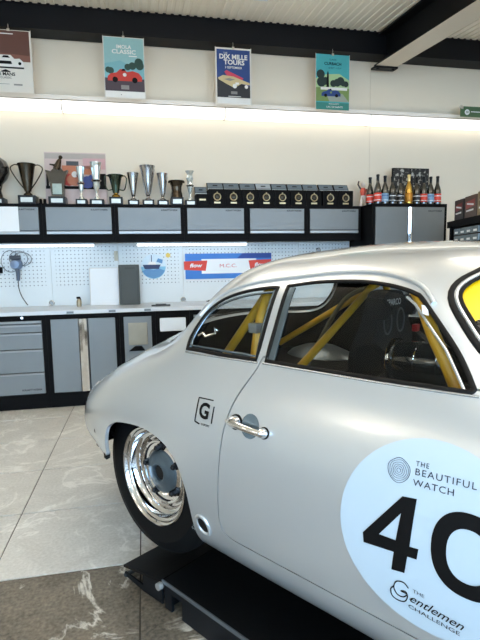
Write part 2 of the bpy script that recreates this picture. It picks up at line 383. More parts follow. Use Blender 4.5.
# perforated back panels
pm = bpy.data.materials.new('perforated_panel'); pm.use_nodes = True; nt = pm.node_tree; bs = nt.nodes['Principled BSDF']
tc = nt.nodes.new('ShaderNodeTexCoord'); sp = nt.nodes.new('ShaderNodeSeparateXYZ'); nt.links.new(tc.outputs['Object'], sp.inputs[0])
def mth(op, a, b=None, c=None):
    n = nt.nodes.new('ShaderNodeMath'); n.operation = op
    for i, v in enumerate((a, b, c)):
        if v is None: continue
        if isinstance(v, (int, float)): n.inputs[i].default_value = v
        else: nt.links.new(v, n.inputs[i])
    return n.outputs[0]
P_ = .038
fx = mth('SUBTRACT', mth('FRACT', mth('DIVIDE', sp.outputs[0], P_)), .5); fz = mth('SUBTRACT', mth('FRACT', mth('DIVIDE', sp.outputs[2], P_)), .5)
dist = mth('SQRT', mth('ADD', mth('MULTIPLY', fx, fx), mth('MULTIPLY', fz, fz)))
hole = mth('LESS_THAN', dist, .14)
zone = mth('MULTIPLY', mth('GREATER_THAN', sp.outputs[2], .19), mth('LESS_THAN', mth('ABSOLUTE', sp.outputs[0]), .285))
fac = mth('MULTIPLY', hole, zone)
mx = nt.nodes.new('ShaderNodeMix'); mx.data_type = 'RGBA'; mx.inputs[6].default_value = (*lin((214, 222, 226)), 1); mx.inputs[7].default_value = (*lin((84, 94, 102)), 1)
nt.links.new(fac, mx.inputs[0]); nt.links.new(mx.outputs[2], bs.inputs['Base Color']); bs.inputs['Roughness'].default_value = .4
plabs = ['perforated panel behind the hanging power tool', 'perforated panel behind the white board and grey case', 'perforated panel with the round boat sticker', 'perforated panel carrying most of the blue banner', 'perforated panel behind the roof of the car', 'perforated panel beside the tall cabinet']
for i in range(6):
    a, b_ = ux[i], min(ux[i+1], 2.303)
    o = MB().box((-(b_-a)/2+.001, 0, 0), ((b_-a)/2-.001, .014, .625), bev=.002).build('pegboard_panel', pm, None, ((a+b_)/2, 5.134, .907))
    tag(o, 'pale ' + plabs[i], 'pegboard', 'perforated panels over the worktop')

# ================================================================== THE CAR
# body stations: x from the rear axle, then (half width, height) from the underside round to the roof centre
ST = [
(-.90,[(.02,.36),(.03,.36),(.05,.37),(.08,.40),(.10,.46),(.10,.49),(.09,.52),(.08,.535),(.07,.545),(.06,.55),(.045,.555),(.03,.56),(.015,.562),(0,.563)]),
(-.84,[(.20,.31),(.26,.315),(.32,.33),(.37,.37),(.40,.44),(.395,.50),(.36,.55),(.31,.575),(.265,.59),(.215,.602),(.165,.611),(.11,.618),(.055,.622),(0,.623)]),
(-.72,[(.35,.325),(.43,.328),(.495,.34),(.538,.38),(.565,.44),(.555,.51),(.52,.57),(.465,.608),(.40,.633),(.335,.653),(.265,.668),(.19,.68),(.10,.688),(0,.69)]),
(-.55,[(.45,.335),(.55,.338),(.62,.35),(.658,.39),(.682,.45),(.672,.535),(.63,.605),(.57,.648),(.50,.68),(.42,.708),(.335,.73),(.245,.748),(.13,.762),(0,.767)]),
(-.33,[(.50,.35),(.60,.352),(.695,.362),(.740,.405),(.768,.47),(.760,.575),(.728,.662),(.67,.715),(.60,.75),(.51,.783),(.41,.81),(.30,.834),(.165,.852),(0,.858)]),
(-.10,[(.52,.22),(.62,.225),(.73,.25),(.782,.34),(.810,.48),(.805,.62),(.778,.718),(.732,.780),(.668,.822),(.58,.858),(.48,.890),(.36,.925),(.205,.953),(0,.965)]),
(.10,[(.53,.19),(.64,.195),(.745,.235),(.795,.33),(.824,.48),(.818,.64),(.79,.755),(.750,.825),(.695,.872),(.61,.920),(.51,.965),(.40,1.020),(.23,1.075),(0,1.095)]),
(.20,[(.535,.18),(.645,.185),(.748,.232),(.798,.327),(.829,.485),(.823,.65),(.793,.772),(.754,.845),(.711,.893),(.636,.980),(.552,1.055),(.44,1.118),(.25,1.172),(0,1.19)]),
(.30,[(.54,.175),(.65,.18),(.75,.23),(.80,.325),(.832,.49),(.826,.655),(.795,.782),(.757,.857),(.720,.903),(.650,1.01),(.572,1.096),(.465,1.168),(.26,1.213),(0,1.230)]),
(.60,[(.55,.17),(.66,.175),(.752,.228),(.802,.325),(.836,.50),(.828,.66),(.797,.79),(.757,.865),(.722,.911),(.640,1.025),(.556,1.134),(.455,1.205),(.26,1.255),(0,1.273)]),
(.90,[(.55,.17),(.66,.175),(.752,.228),(.802,.325),(.836,.50),(.828,.66),(.797,.79),(.757,.866),(.722,.913),(.640,1.030),(.546,1.154),(.44,1.218),(.24,1.265),(0,1.284)]),
(1.12,[(.55,.17),(.66,.175),(.752,.228),(.802,.325),(.836,.50),(.828,.66),(.797,.79),(.757,.866),(.720,.914),(.645,1.025),(.556,1.138),(.44,1.212),(.24,1.253),(0,1.268)]),
(1.28,[(.55,.17),(.66,.175),(.752,.228),(.802,.325),(.835,.50),(.827,.66),(.796,.79),(.755,.866),(.715,.914),(.645,.985),(.555,1.085),(.43,1.165),(.24,1.222),(0,1.243)]),
(1.45,[(.55,.17),(.66,.175),(.752,.228),(.80,.325),(.832,.50),(.825,.66),(.79,.79),(.745,.858),(.70,.89),(.62,.930),(.52,.980),(.40,1.04),(.22,1.10),(0,1.125)]),
(1.62,[(.55,.17),(.66,.175),(.752,.228),(.80,.325),(.828,.50),(.82,.66),(.785,.785),(.735,.843),(.68,.865),(.60,.882),(.50,.90),(.38,.925),(.21,.95),(0,.965)]),
(2.10,[(.52,.20),(.62,.205),(.73,.24),(.785,.33),(.812,.50),(.80,.64),(.755,.745),(.695,.785),(.62,.79),(.53,.775),(.42,.775),(.30,.785),(.16,.797),(0,.80)]),
(2.50,[(.45,.24),(.52,.245),(.60,.26),(.655,.33),(.685,.46),(.675,.58),(.635,.67),(.58,.70),(.51,.695),(.42,.675),(.33,.67),(.23,.675),(.12,.68),(0,.682)]),
(2.78,[(.25,.27),(.32,.275),(.38,.29),(.42,.34),(.45,.44),(.44,.52),(.40,.575),(.35,.595),(.30,.597),(.24,.595),(.18,.595),(.12,.597),(.06,.60),(0,.60)]),
(2.90,[(.02,.36),(.03,.365),(.05,.375),(.08,.40),(.10,.44),(.10,.46),(.09,.475),(.08,.48),(.07,.485),(.06,.49),(.045,.495),(.03,.50),(.015,.502),(0,.503)]),
]
def pch(xs,ys,x):   # monotone-ish cubic (pchip) vectorised over columns
    xs=np.asarray(xs,float);ys=np.asarray(ys,float);h=np.diff(xs);d=np.diff(ys,axis=0)/h[:,None]
    m=np.zeros_like(ys);m[0]=d[0];m[-1]=d[-1]
    for i in range(1,len(xs)-1):
        m[i]=(d[i-1]*h[i]+d[i]*h[i-1])/(h[i]+h[i-1])
    x=np.asarray(x,float);k=np.clip(np.searchsorted(xs,x)-1,0,len(xs)-2)
    t=((x-xs[k])/h[k])[:,None];H=h[k][:,None]
    return (2*t**3-3*t**2+1)*ys[k]+(t**3-2*t**2+t)*H*m[k]+(-2*t**3+3*t**2)*ys[k+1]+(t**3-t**2)*H*m[k+1]
def body_grid(nx=170,nv=78):
    xs=np.array([s[0] for s in ST]);A=np.array([s[1] for s in ST])   # S,14,2
    x=np.linspace(-.90,2.90,nx)
    # denser: smooth control points along x
    Q=pch(xs,A.reshape(len(xs),-1),x).reshape(nx,14,2)
    # B-spline-ish section: interpolate with pch over chord param, mirrored at top
    out=np.zeros((nx,nv,3))
    s=np.linspace(0,13,nv)
    for i in range(nx):
        q=np.vstack([Q[i],[-Q[i][12][0],Q[i][12][1]]])
        L=np.concatenate([[0],np.cumsum(np.hypot(*np.diff(q,axis=0).T)+1e-6)])
        smp=np.interp(s,np.arange(14),L[:14])
        r=pch(L,q,smp); r[-1,0]=0
        out[i,:,0]=x[i];out[i,:,1]=r[:,0];out[i,:,2]=r[:,1]
    # gentle smoothing along the car and round the section, so reflections run cleanly
    def blur(A, sig, lo, hi):
        n = max(1, int(math.ceil(sig*3))); k = np.exp(-.5*(np.arange(-n, n+1)/sig)**2); k /= k.sum()
        P = np.concatenate([lo(n), A, hi(n)], axis=0); return sum(w*P[i:i+len(A)] for i, w in enumerate(k))
    B = out[:, :, 1:]
    B = blur(B, .045*(nx-1)/3.8, lambda n: 2*B[:1]-B[1:n+1][::-1], lambda n: 2*B[-1:]-B[-n-1:-1][::-1])
    Cc = np.swapaxes(B, 0, 1)
    Cc = blur(Cc, .30*(nv-1)/13, lambda n: 2*Cc[:1]-Cc[1:n+1][::-1], lambda n: Cc[-n-1:-1][::-1]*np.array([-1, 1]))
    out[:, :, 1:] = np.swapaxes(Cc, 0, 1); out[:, -1, 1] = 0; out[:, :, 1] = np.maximum(out[:, :, 1], 0)
    return out
CAR_X, CAR_Y, CAR_Z, CAR_R = .5637, 2.3417, .09, math.atan2(-.8161, .5779)
car = thing('sports_coupe', 'silver grey vintage sports coupe wearing race number 40', 'car', (CAR_X, CAR_Y, CAR_Z), CAR_R)
car.location.z = CAR_Z
PAINT = M('silver_grey_paint', (200, 204, 206), .30, metal=.55, coat=1., var=.015, vscale=3)
INTERIOR = M('black_cabin_trim', (8, 8, 9), .8, var=.2, spec=.2)
YELLOW = M('yellow_cage_paint', (204, 152, 30), .4, var=.06)
GLASS = glass_mat('clear_car_glass', (.90, .93, .93))

G_ = body_grid(210, 100)
nx, nv = G_.shape[:2]
full = np.zeros((nx, 2*nv-1, 3))
full[:, :nv] = G_; full[:, :nv, 1] *= -1
full[:, nv:] = G_[:, ::-1][:, 1:]
nw = 2*nv-1
verts = [tuple(p) for p in full.reshape(-1, 3)]
faces = [(i*nw+j, (i+1)*nw+j, (i+1)*nw+j+1, i*nw+j+1) for i in range(nx-1) for j in range(nw-1)]
capfaces = [tuple(range(nw)), tuple((nx-1)*nw+j for j in range(nw-1, -1, -1))]
me = bpy.data.meshes.new('body_skin'); me.from_pydata(verts, [], faces+capfaces)
bm = bmesh.new(); bm.from_mesh(me); bmesh.ops.recalc_face_normals(bm, faces=bm.faces[:])
# make sure normals point outwards (test the roof)
bm.faces.ensure_lookup_table()
top = max(bm.faces, key=lambda f: f.calc_center_median().z)
if top.normal.z < 0: bmesh.ops.reverse_faces(bm, faces=bm.faces[:])
bvh = BVHTree.FromBMesh(bm)
bm.to_mesh(me); bm.free()
for p in me.polygons: p.use_smooth = True
me.materials.append(PAINT); me.materials.append(INTERIOR)
body = bpy.data.objects.new('body', me); col.objects.link(body)
def apply_mods(o):
    dg = bpy.context.evaluated_depsgraph_get(); dg.update()
    m2 = bpy.data.meshes.new_from_object(o.evaluated_get(dg)); o.modifiers.clear(); old = o.data; o.data = m2; m2.name = old.name
sm = body.modifiers.new('s', 'SOLIDIFY'); sm.thickness = .016; sm.offset = -1; sm.material_offset = 1; sm.material_offset_rim = 0; sm.use_rim = True
apply_mods(body)
def cutter(mb): o = mb.build('cutter', []) ; return o
def boolean(o, c, op='DIFFERENCE'):
    m = o.modifiers.new('b', 'BOOLEAN'); m.operation = op; m.object = c; m.solver = 'EXACT'; apply_mods(o)
def drop(c): bpy.data.objects.remove(c)
def srf(x, z, off=0., side=-1):
    """point on the flank of the body at (x, z)"""
    loc, nrm, *_ = bvh.ray_cast(Vector((x, side*2.5, z)), Vector((0, -side, 0)))
    if loc is None: loc, nrm, *_ = bvh.find_nearest(Vector((x, side*.8, z)))
    return loc+nrm*off, nrm
def spline(pts, n=8, closed=False):
    P = [Vector(p) for p in pts]; N = len(P); out = []
    for i in range(N if closed else N-1):
        p0 = P[(i-1) % N] if (closed or i) else P[i]; p1 = P[i]; p2 = P[(i+1) % N]; p3 = P[(i+2) % N] if (closed or i < N-2) else p2
        for k in range(n):
            t = k/n
            out.append(.5*((2*p1)+(-p0+p2)*t+(2*p0-5*p1+4*p2-p3)*t*t+(-p0+3*p1-3*p2+p3)*t**3))
    if not closed: out.append(P[-1])
    return out
def sp2(pts, n=6): return [(p.x, p.y) for p in spline([(a, b, 0) for a, b in pts], n)]
# outlines in side view (x, z)
Q_top = sp2([(.281, .908), (.268, .945), (.277, .997), (.298, 1.040), (.338, 1.074), (.394, 1.100), (.465, 1.119), (.543, 1.130), (.580, 1.131)], 5)
QUART = Q_top + [(.600, 1.02), (.620, .911), (.45, .909)]
D_top = sp2([(.614, 1.135), (.69, 1.146), (.759, 1.152), (.874, 1.154), (.957, 1.147), (1.014, 1.137), (1.052, 1.126), (1.083, 1.107), (1.19, 1.002), (1.251, .925)], 5)
DOORW = [(.655, .913), (.634, 1.03)] + D_top + [(1.245, .916), (1.0, .914)]
ARCH_R = sp2([(-.185, .30), (-.182, .36), (-.172, .42), (-.158, .49), (-.132, .545), (-.08, .580), (-.02, .599), (.075, .612), (.16, .615), (.235, .605), (.30, .582), (.355, .535), (.388, .46), (.395, .40), (.393, .343), (.386, .28), (.386, .21)], 4)
ARCH_R = [(-.62, .05), (-.62, .30), (-.42, .372), (-.24, .392), (-.195, .402)] + ARCH_R[8:] + [(.386, .05)]
ARCH_F = [(2.1+.36*math.cos(a), .30+.32*math.sin(a)) for a in [math.radians(d) for d in range(-5, 186, 10)]]; ARCH_F = [(2.46, .02)] + ARCH_F + [(1.74, .02)]
for poly, y0, y1 in ((QUART, -1.1, 1.1), (DOORW, -1.1, 1.1), (ARCH_R, -1.1, -.40), (ARCH_R, .40, 1.1), (ARCH_F, -1.1, -.40), (ARCH_F, .40, 1.1)):
    c = cutter(MB().prism(poly, y0, y1, 'y')); boolean(body, c); drop(c)
# windscreen and rear window: loops lying on the skin
half = [(1.212, 0, 1.238), (1.210, -.12, 1.234), (1.204, -.24, 1.224), (1.195, -.36, 1.208), (1.179, -.471, 1.183), (1.162, -.493, 1.175), (1.146, -.520, 1.160), (1.136, -.545, 1.145), (1.136, -.568, 1.123),
        (1.151, -.587, 1.099), (1.172, -.601, 1.075), (1.194, -.616, 1.050), (1.238, -.642, 1.003), (1.29, -.655, .965), (1.36, -.62, .950), (1.44, -.50, .970), (1.505, -.30, 1.00), (1.535, -.12, 1.01), (1.54, 0, 1.012)]
def loop_on_skin(half, n=4):
    pts = [Vector(p) for p in half] + [Vector((p[0], -p[1], p[2])) for p in half[-2:0:-1]]
    out = []; nr = []
    raw = spline(pts, 12, True); cum = [0.]
    for a, b in zip(raw, raw[1:]+raw[:1]): cum.append(cum[-1]+(b-a).length)
    N_ = 150; even = []; k = 0
    for i in range(N_):                                   # even spacing, then a little smoothing
        d = cum[-1]*i/N_
        while cum[k+1] < d: k += 1
        u = (d-cum[k])/(cum[k+1]-cum[k]+1e-9); even.append(raw[k].lerp(raw[(k+1) % len(raw)], u))
    for _ in range(3): even = [(even[i-1]+even[i]*2+even[(i+1) % N_])/4 for i in range(N_)]
    for p in even:
        l, nn, *_ = bvh.find_nearest(p); out.append(l); nr.append(nn)
    return out, nr
def skin_cutter(lp, nr, oo, oi, cpt):
    n = len(lp); l, nn, *_ = bvh.find_nearest(Vector(cpt))
    vs = [p+m*oo for p, m in zip(lp, nr)] + [p-m*oi for p, m in zip(lp, nr)] + [l+nn*oo*1.8, l-nn*oi*1.3]
    fs = [(i, (i+1) % n, n+(i+1) % n, n+i) for i in range(n)] + [(i, (i+1) % n, 2*n) for i in range(n)] + [(n+(i+1) % n, n+i, 2*n+1) for i in range(n)]
    return cutter(MB().add(vs, fs))
WS, WSN = loop_on_skin(half)
c = skin_cutter(WS, WSN, .12, .06, (1.37, 0, 1.16)); boolean(body, c); drop(c)
halfr = [(.275, 0, 1.222), (.268, -.15, 1.21), (.25, -.28, 1.18), (.225, -.37, 1.14), (.185, -.43, 1.08), (.12, -.46, 1.00), (.04, -.455, .955), (-.03, -.40, .945), (-.075, -.30, .95), (-.10, -.15, .96), (-.108, 0, .963)]
RW, RWN = loop_on_skin(halfr)
c = skin_cutter(RW, RWN, .10, .05, (.09, 0, 1.09)); boolean(body, c); drop(c)
# door
DR = sp2([(.640, .925), (.634, .888), (.619, .852), (.600, .812), (.582, .763), (.569, .705), (.562, .643), (.558, .58), (.553, .514), (.546, .443), (.543, .405), (.549, .374), (.568, .354), (.60, .349)], 4)
DOOR = DR + [(.8, .347), (1.1, .345), (1.44, .345)] + sp2([(1.50, .352), (1.535, .39), (1.55, .5), (1.555, .65), (1.54, .80), (1.50, .885), (1.45, .915)], 4) + [(1.33, .94), (1.262, .925)]
def offset(poly, d):
    n = len(poly); A = sum(poly[i][0]*poly[(i+1) % n][1]-poly[(i+1) % n][0]*poly[i][1] for i in range(n)); s_ = 1 if A > 0 else -1; out = []
    for i in range(n):
        a, p, b = Vector(poly[i-1]), Vector(poly[i]), Vector(poly[(i+1) % n]); t = (b-a).normalized(); out.append((p.x+s_*t.y*d, p.y-s_*t.x*d))
    return out
door = body.copy(); door.data = body.data.copy(); door.name = 'door'; col.objects.link(door)
c = cutter(MB().prism(offset(DOOR, -.0022), -1.1, -.45, 'y')); boolean(door, c, 'INTERSECT'); drop(c)
c = cutter(MB().prism(offset(DOOR, .0022), -1.1, -.45, 'y')); boolean(body, c); drop(c)
for o in (body, door):
    o.data.set_sharp_from_angle(angle=math.radians(38)); o.parent = car
body.data.name = 'body'; door.data.name = 'door'; body.name = 'body'; door.name = 'door'

# glass panes: the skin inside each outline, set back into the opening
def pane(name, test, off, mat, parent=car, res=(420, 200), thick=.004):
    H = body_grid(*res); gu = np.gradient(H, axis=0); gv = np.gradient(H, axis=1); NN = np.cross(gu, gv); NN /= np.linalg.norm(NN, axis=2, keepdims=True)+1e-12; NN *= np.sign((NN*(H-np.array([.9, 0, .6]))).sum(2).mean()); mb = MB(); idx = {}; vs = []; fs = []
    for sgn in (-1, 1):
        A = H.copy(); A[:, :, 1] *= sgn
        cx = (A[:-1, :-1]+A[1:, 1:])/2
        for i, j in zip(*np.where(test(cx))):
            q = []
            for a, b_ in ((i, j), (i+1, j), (i+1, j+1), (i, j+1)):
                k_ = (sgn if b_ < res[1]-1 else 0, a, b_)
                if k_ not in idx:
                    p = Vector(A[a, b_]); idx[k_] = len(vs); vs.append(p-Vector((NN[a, b_, 0], NN[a, b_, 1]*sgn, NN[a, b_, 2]))*off)
                q.append(idx[k_])
            fs.append(tuple(q))
    mb.add(vs, fs, 0, True)
    return mb.build(name, mat, parent, sharp=60)
def inpoly(px, pz, poly):
    c = np.zeros(px.shape, bool); n = len(poly); j = n-1
    for i in range(n):
        xi, zi = poly[i]; xj, zj = poly[j]
        c ^= ((zi > pz) != (zj > pz)) & (px < (xj-xi)*(pz-zi)/(zj-zi+1e-12)+xi); j = i
    return c
pane('quarter_window', lambda c: inpoly(c[..., 0], c[..., 2], offset(QUART, .007)) & (c[..., 1] < 0), .009, GLASS)
pane('quarter_window', lambda c: inpoly(c[..., 0], c[..., 2], offset(QUART, .007)) & (c[..., 1] > 0), .009, GLASS)
pane('door_window', lambda c: inpoly(c[..., 0], c[..., 2], offset(DOORW, .007)) & (c[..., 1] < 0), .009, GLASS)
pane('door_window', lambda c: inpoly(c[..., 0], c[..., 2], offset(DOORW, .007)) & (c[..., 1] > 0), .009, GLASS)
wsyz = [(p.y, p.z) for p in WS]
pane('windscreen', lambda c: inpoly(c[..., 1], c[..., 2], offset(wsyz, .007)) & (c[..., 0] > 1.08), .009, GLASS)
rwyz = [(p.y, p.z) for p in RW]
pane('rear_window', lambda c: inpoly(c[..., 1], c[..., 2], offset(rwyz, .007)) & (c[..., 0] < .32), .009, GLASS)
# yellow sun strip on the windscreen
ylow = [(-.560, 1.128), (-.548, 1.143), (-.525, 1.158), (-.47, 1.178), (-.3, 1.207), (0, 1.227)]
ylow = ylow + [(-a, b_) for a, b_ in ylow[-2::-1]] + [(.614, 1.052), (.55, 1.105), (.3, 1.135), (0, 1.145), (-.3, 1.135), (-.55, 1.105), (-.614, 1.052)]
pane('sun_strip', lambda c: inpoly(c[..., 1], c[..., 2], ylow) & (c[..., 0] > 1.08), .0075, M('yellow_film', (242, 196, 8), .35, var=.02), res=(1500, 560))

# trims
TRIM = M('bright_window_trim', (190, 196, 200), .2, metal=.8)
DULL = M('door_frame_metal', (108, 122, 132), .25, metal=.85)
def on_flank(pts, off=0.): 
    P = []; N = []
    for x, z in pts:
        a, n = srf(x, z, off); P.append(a); N.append(n)
    return P, N
def flank_ribbon(name, pts, w, h, mat, closed=False, off=0., parent=car):
    P, N = on_flank(pts, off); return MB().ribbon(P, N, w, h, 0, closed).build(name, mat, parent, sharp=70)
dens = lambda pts, n=5: [(a[0]+(b_[0]-a[0])*k/n, a[1]+(b_[1]-a[1])*k/n) for a, b_ in zip(pts, pts[1:]) for k in range(n)]+[pts[-1]]
flank_ribbon('quarter_window_seal', dens(offset(QUART, -.003), 3), .013, .004, RUBBER, True)
flank_ribbon('door_window_seal', dens(offset(DOORW, -.002), 3), .012, .004, RUBBER, True)
flank_ribbon('quarter_window_frame', dens(offset(QUART, -.016), 3), .008, .004, DULL, True, -.004)
flank_ribbon('door_window_frame', dens([(.672, .918), (.651, 1.03), (.634, 1.130)], 10), .026, .005, DULL, False, -.004, door)
flank_ribbon('door_window_frame', dens([(1.030, 1.118), (1.060, 1.100), (1.165, 1.000), (1.228, .922)], 8), .008, .003, TRIM, False, -.006, door)
flank_ribbon('belt_trim', dens([(.650, .9075), (1.0, .9085), (1.262, .912)], 20), .006, .004, TRIM, False, 0, door)
flank_ribbon('belt_trim', dens([(.285, .9005), (.45, .9035), (.628, .906)], 14), .006, .004, TRIM)
gut = [(a, b_) for a, b_ in offset(Q_top+[(.60, 1.134)]+D_top[1:36], .0)]
GUT = sp2([(.262, 1.02), (.292, 1.062), (.335, 1.096), (.392, 1.122), (.465, 1.141), (.543, 1.153), (.65, 1.164), (.76, 1.175), (.874, 1.178), (.957, 1.171), (1.02, 1.157), (1.062, 1.141), (1.094, 1.116), (1.108, 1.100)], 4)
flank_ribbon('rain_gutter', GUT, .013, .009, PAINT)
MB().ribbon(WS, WSN, .015, .006, 0, True).build('windscreen_seal', RUBBER, car, sharp=70)
ctr = Vector((1.33, 0, 1.12))
def inset(lp, nr, d):
    o = []; nn_ = []; n = len(lp)
    for i in range(n):
        t = (lp[(i+1) % n]-lp[i-1]).normalized(); s_ = nr[i].cross(t).normalized()
        if s_.dot(ctr-lp[i]) < 0: s_ = -s_
        l, m, *_ = bvh.find_nearest(lp[i]+s_*d); o.append(l); nn_.append(m)
    return o, nn_
a_, b_ = inset(WS, WSN, .0125); MB().ribbon(a_, b_, .011, .006, 0, True).build('windscreen_trim', TRIM, car, sharp=70)
a_, b_ = inset(WS, WSN, .0225); MB().ribbon(a_, b_, .010, .003, 0, True).build('windscreen_inner_seal', RUBBER, car, sharp=70)
MB().ribbon(RW, RWN, .018, .006, 0, True).build('rear_window_seal', RUBBER, car, sharp=70)

# handle, jack hole
def drape_disc(name, x, z, r, mat, off=.0008, parent=car, rings=6, seg=48, mi=None):
    vs = [srf(x, z, off)[0]]; fs = []
    for k in range(1, rings+1):
        for s_ in range(seg):
            a = 2*math.pi*s_/seg; vs.append(srf(x+r*k/rings*math.cos(a), z+r*k/rings*math.sin(a), off)[0])
    for s_ in range(seg): fs.append((0, 1+s_, 1+(s_+1) % seg))
    for k in range(rings-1):
        for s_ in range(seg): fs.append((1+k*seg+s_, 1+(k+1)*seg+s_, 1+(k+1)*seg+(s_+1) % seg, 1+k*seg+(s_+1) % seg))
    return MB().add(vs, fs, 0, True).build(name, mat, parent, sharp=80)
drape_disc('finger_dish', .672, .738, .035, M('blue_grey_dish', (112, 130, 142), .25, metal=.6), .0009, door)
hb_ = MB()
pA, nA = srf(.616, .739); pB, nB = srf(.728, .731)
hb_.tube([pA-nA*.005, pA+nA*.010, pA+nA*.022, pA+nA*.034], [.021, .019, .016, .010], 16)
hb_.tube([pB-nB*.005, pB+nB*.010, pB+nB*.022, pB+nB*.030], [.016, .015, .013, .007], 16)
hb_.tube([pA+nA*.026+Vector((-.014, 0, 0)), pA+nA*.031+Vector((.01, 0, 0)), (pA+pB)/2+nA*.036, pB+nB*.028, pB+nB*.022+Vector((.012, 0, 0))], [.008, .0125, .010, .009, .006], 12)
hd = hb_.build('door_handle', CHROME, door)
for p_, n_, r_ in ((pA, nA, .0235), (pB, nB, .0175)): MB().tube([p_-n_*.004, p_+n_*.0035], r_, 20).build('handle_gasket', RUBBER, hd)
P, N = on_flank([(.449+.030*math.cos(a), .345+.036*math.sin(a)) for a in [2*math.pi*k/32 for k in range(32)]])
MB().ribbon(P, N, .012, .006, 0, True).build('jack_hole_ring', PAINT, car, sharp=70)
drape_disc('jack_hole', .449, .345, .026, RUBBER, .001)

# ---- decals
DECAL = M('white_blue_vinyl', (190, 206, 218), .4, var=.01)
dec = drape_disc('race_roundel', 1.207, .602, .217, DECAL, .0010, door, 22, 96)
def drape_mesh(name, v2, f2, mat, off, parent, cuts=2):
    bm = bmesh.new(); V = [bm.verts.new((a, 0, b_)) for a, b_ in v2]
    for f in f2:
        try: bm.faces.new([V[i] for i in f])
        except ValueError: pass
    bmesh.ops.triangulate(bm, faces=bm.faces[:])
    for _ in range(cuts):
        long = [e_ for e_ in bm.edges if e_.calc_length() > .014]
        if long: bmesh.ops.subdivide_edges(bm, edges=long, cuts=1); bmesh.ops.triangulate(bm, faces=bm.faces[:])
    for v in bm.verts: v.co = srf(v.co.x, v.co.z, off)[0]
    bm.verts.index_update(); mb = MB().add([v.co[:] for v in bm.verts], [[v.index for v in f.verts] for f in bm.faces], 0, True); bm.free()
    return mb.build(name, mat, parent, sharp=80)
def drape_text(name, t, size, x, z, mat, parent, align='LEFT', bold=0., xs=1., shear=0., rotd=0., off=.0022, space=1.):
    v, f = text_mesh(t, size, align, bold, shear, space); ca, sa = math.cos(math.radians(rotd)), math.sin(math.radians(rotd))
    return drape_mesh(name, [(x+(a*xs)*ca-b_*sa, z+(a*xs)*sa+b_*ca) for a, b_ in v], f, mat, off, parent, 1)
# digit 4 with its counter, digit 0 as a ring
four = [(1.176, .689), (1.143, .689), (1.0525, .572), (1.0525, .545), (1.131, .552), (1.127, .509), (1.157, .513), (1.162, .555), (1.184, .558), (1.187, .584), (1.167, .582)]
v4 = [(1.1755, .690), (1.143, .686), (1.053, .571), (1.0555, .547), (1.131, .554), (1.126, .509), (1.157, .514), (1.163, .556), (1.184, .558), (1.187, .583), (1.167, .581),
      (1.143, .648), (1.094, .582), (1.1345, .583)]
f4 = [(0, 1, 11), (1, 2, 12, 11), (2, 3, 12), (3, 4, 13, 12), (4, 7, 10, 13), (4, 5, 6, 7), (7, 8, 9, 10), (10, 0, 11, 13)]
drape_mesh('digit', v4, f4, INK, .0022, dec, 4)
seg = 56; v0 = []; f0 = []
for k in range(seg):
    a = 2*math.pi*k/seg; cx_, sx_ = math.cos(a), math.sin(a)
    se = lambda u: math.copysign(abs(u)**.88, u)
    v0 += [(1.288+.075*se(cx_), .606+.089*se(sx_)), (1.288+.043*se(cx_), .606+.056*se(sx_))]
f0 = [(2*k, 2*((k+1) % seg), 2*((k+1) % seg)+1, 2*k+1) for k in range(seg)]
drape_mesh('digit', v0, f0, INK, .0022, dec, 2)
DARKBLUE = M('dark_blue_print', (30, 40, 62), .5)
drape_text('lettering', 'THE', .0150, 1.164, .7625, DARKBLUE, dec, rotd=1.5, xs=1., space=1.15)
drape_text('lettering', 'BEAUTIFUL', .0200, 1.164, .7450, DARKBLUE, dec, rotd=2, xs=1.12, space=1.2)
drape_text('lettering', 'WATCH', .0200, 1.163, .7220, DARKBLUE, dec, rotd=2, xs=1.1, space=1.15)
em = MB()
for k, r_ in enumerate((.026, .022, .0175, .013, .009, .0045)):
    P, N = on_flank([(1.1275+r_*(1+.04*math.sin(3*a+k))*math.cos(a), .7385+r_*(1+.04*math.cos(4*a+k))*math.sin(a)) for a in [2*math.pi*q/40 for q in range(40)]], .0014)
    em.ribbon(P, N, .0007 if k else .0011, .0008, 0, True)
em.build('rosette_print', DARKBLUE, dec)
# script word: slanted letters with a looped capital
drape_text('lettering', 'entlemen', .031, 1.1665, .4585, INK, dec, shear=.45, rotd=-6, xs=1.0, bold=.004)
drape_text('lettering', 'THE', .012, 1.176, .479, INK, dec, rotd=-4, xs=1.2)
drape_text('lettering', 'CHALLENGE', .0145, 1.164, .4345, INK, dec, rotd=-5, xs=1.4)
gs = spline([(1.166, .480, 0), (1.155, .489, 0), (1.138, .484, 0), (1.131, .466, 0), (1.139, .451, 0), (1.153, .451, 0), (1.162, .462, 0), (1.158, .468, 0), (1.148, .464, 0), (1.163, .462, 0), (1.158, .443, 0), (1.143, .436, 0), (1.127, .440, 0), (1.123, .456, 0), (1.131, .469, 0)], 6)
P, N = on_flank([(p.x, p.y) for p in gs], .0016)
MB().ribbon(P, N, .0026, .0008).build('script_capital', INK, dec)
# G sticker on the rear wing
drape_text('sticker_letter', 'G', .066, .4735, .7415, INK, car, 'CENTER', bold=.035, shear=.0, rotd=-2, off=.0018)
bx_ = [(.436, .704), (.438, .779), (.505, .781)]
P, N = on_flank(dens([(.458, .700)] + bx_, 8), .001); MB().ribbon(P, N, .004, .0012).build('sticker_border', INK, car)
P, N = on_flank(dens([(.514, .764), (.513, .712)], 8), .001); MB().ribbon(P, N, .004, .0012).build('sticker_border', INK, car)
drape_text('sticker_lettering', 'G-SPORT', .0095, .487, .7015, INK, car, 'CENTER', bold=.02, off=.0018)

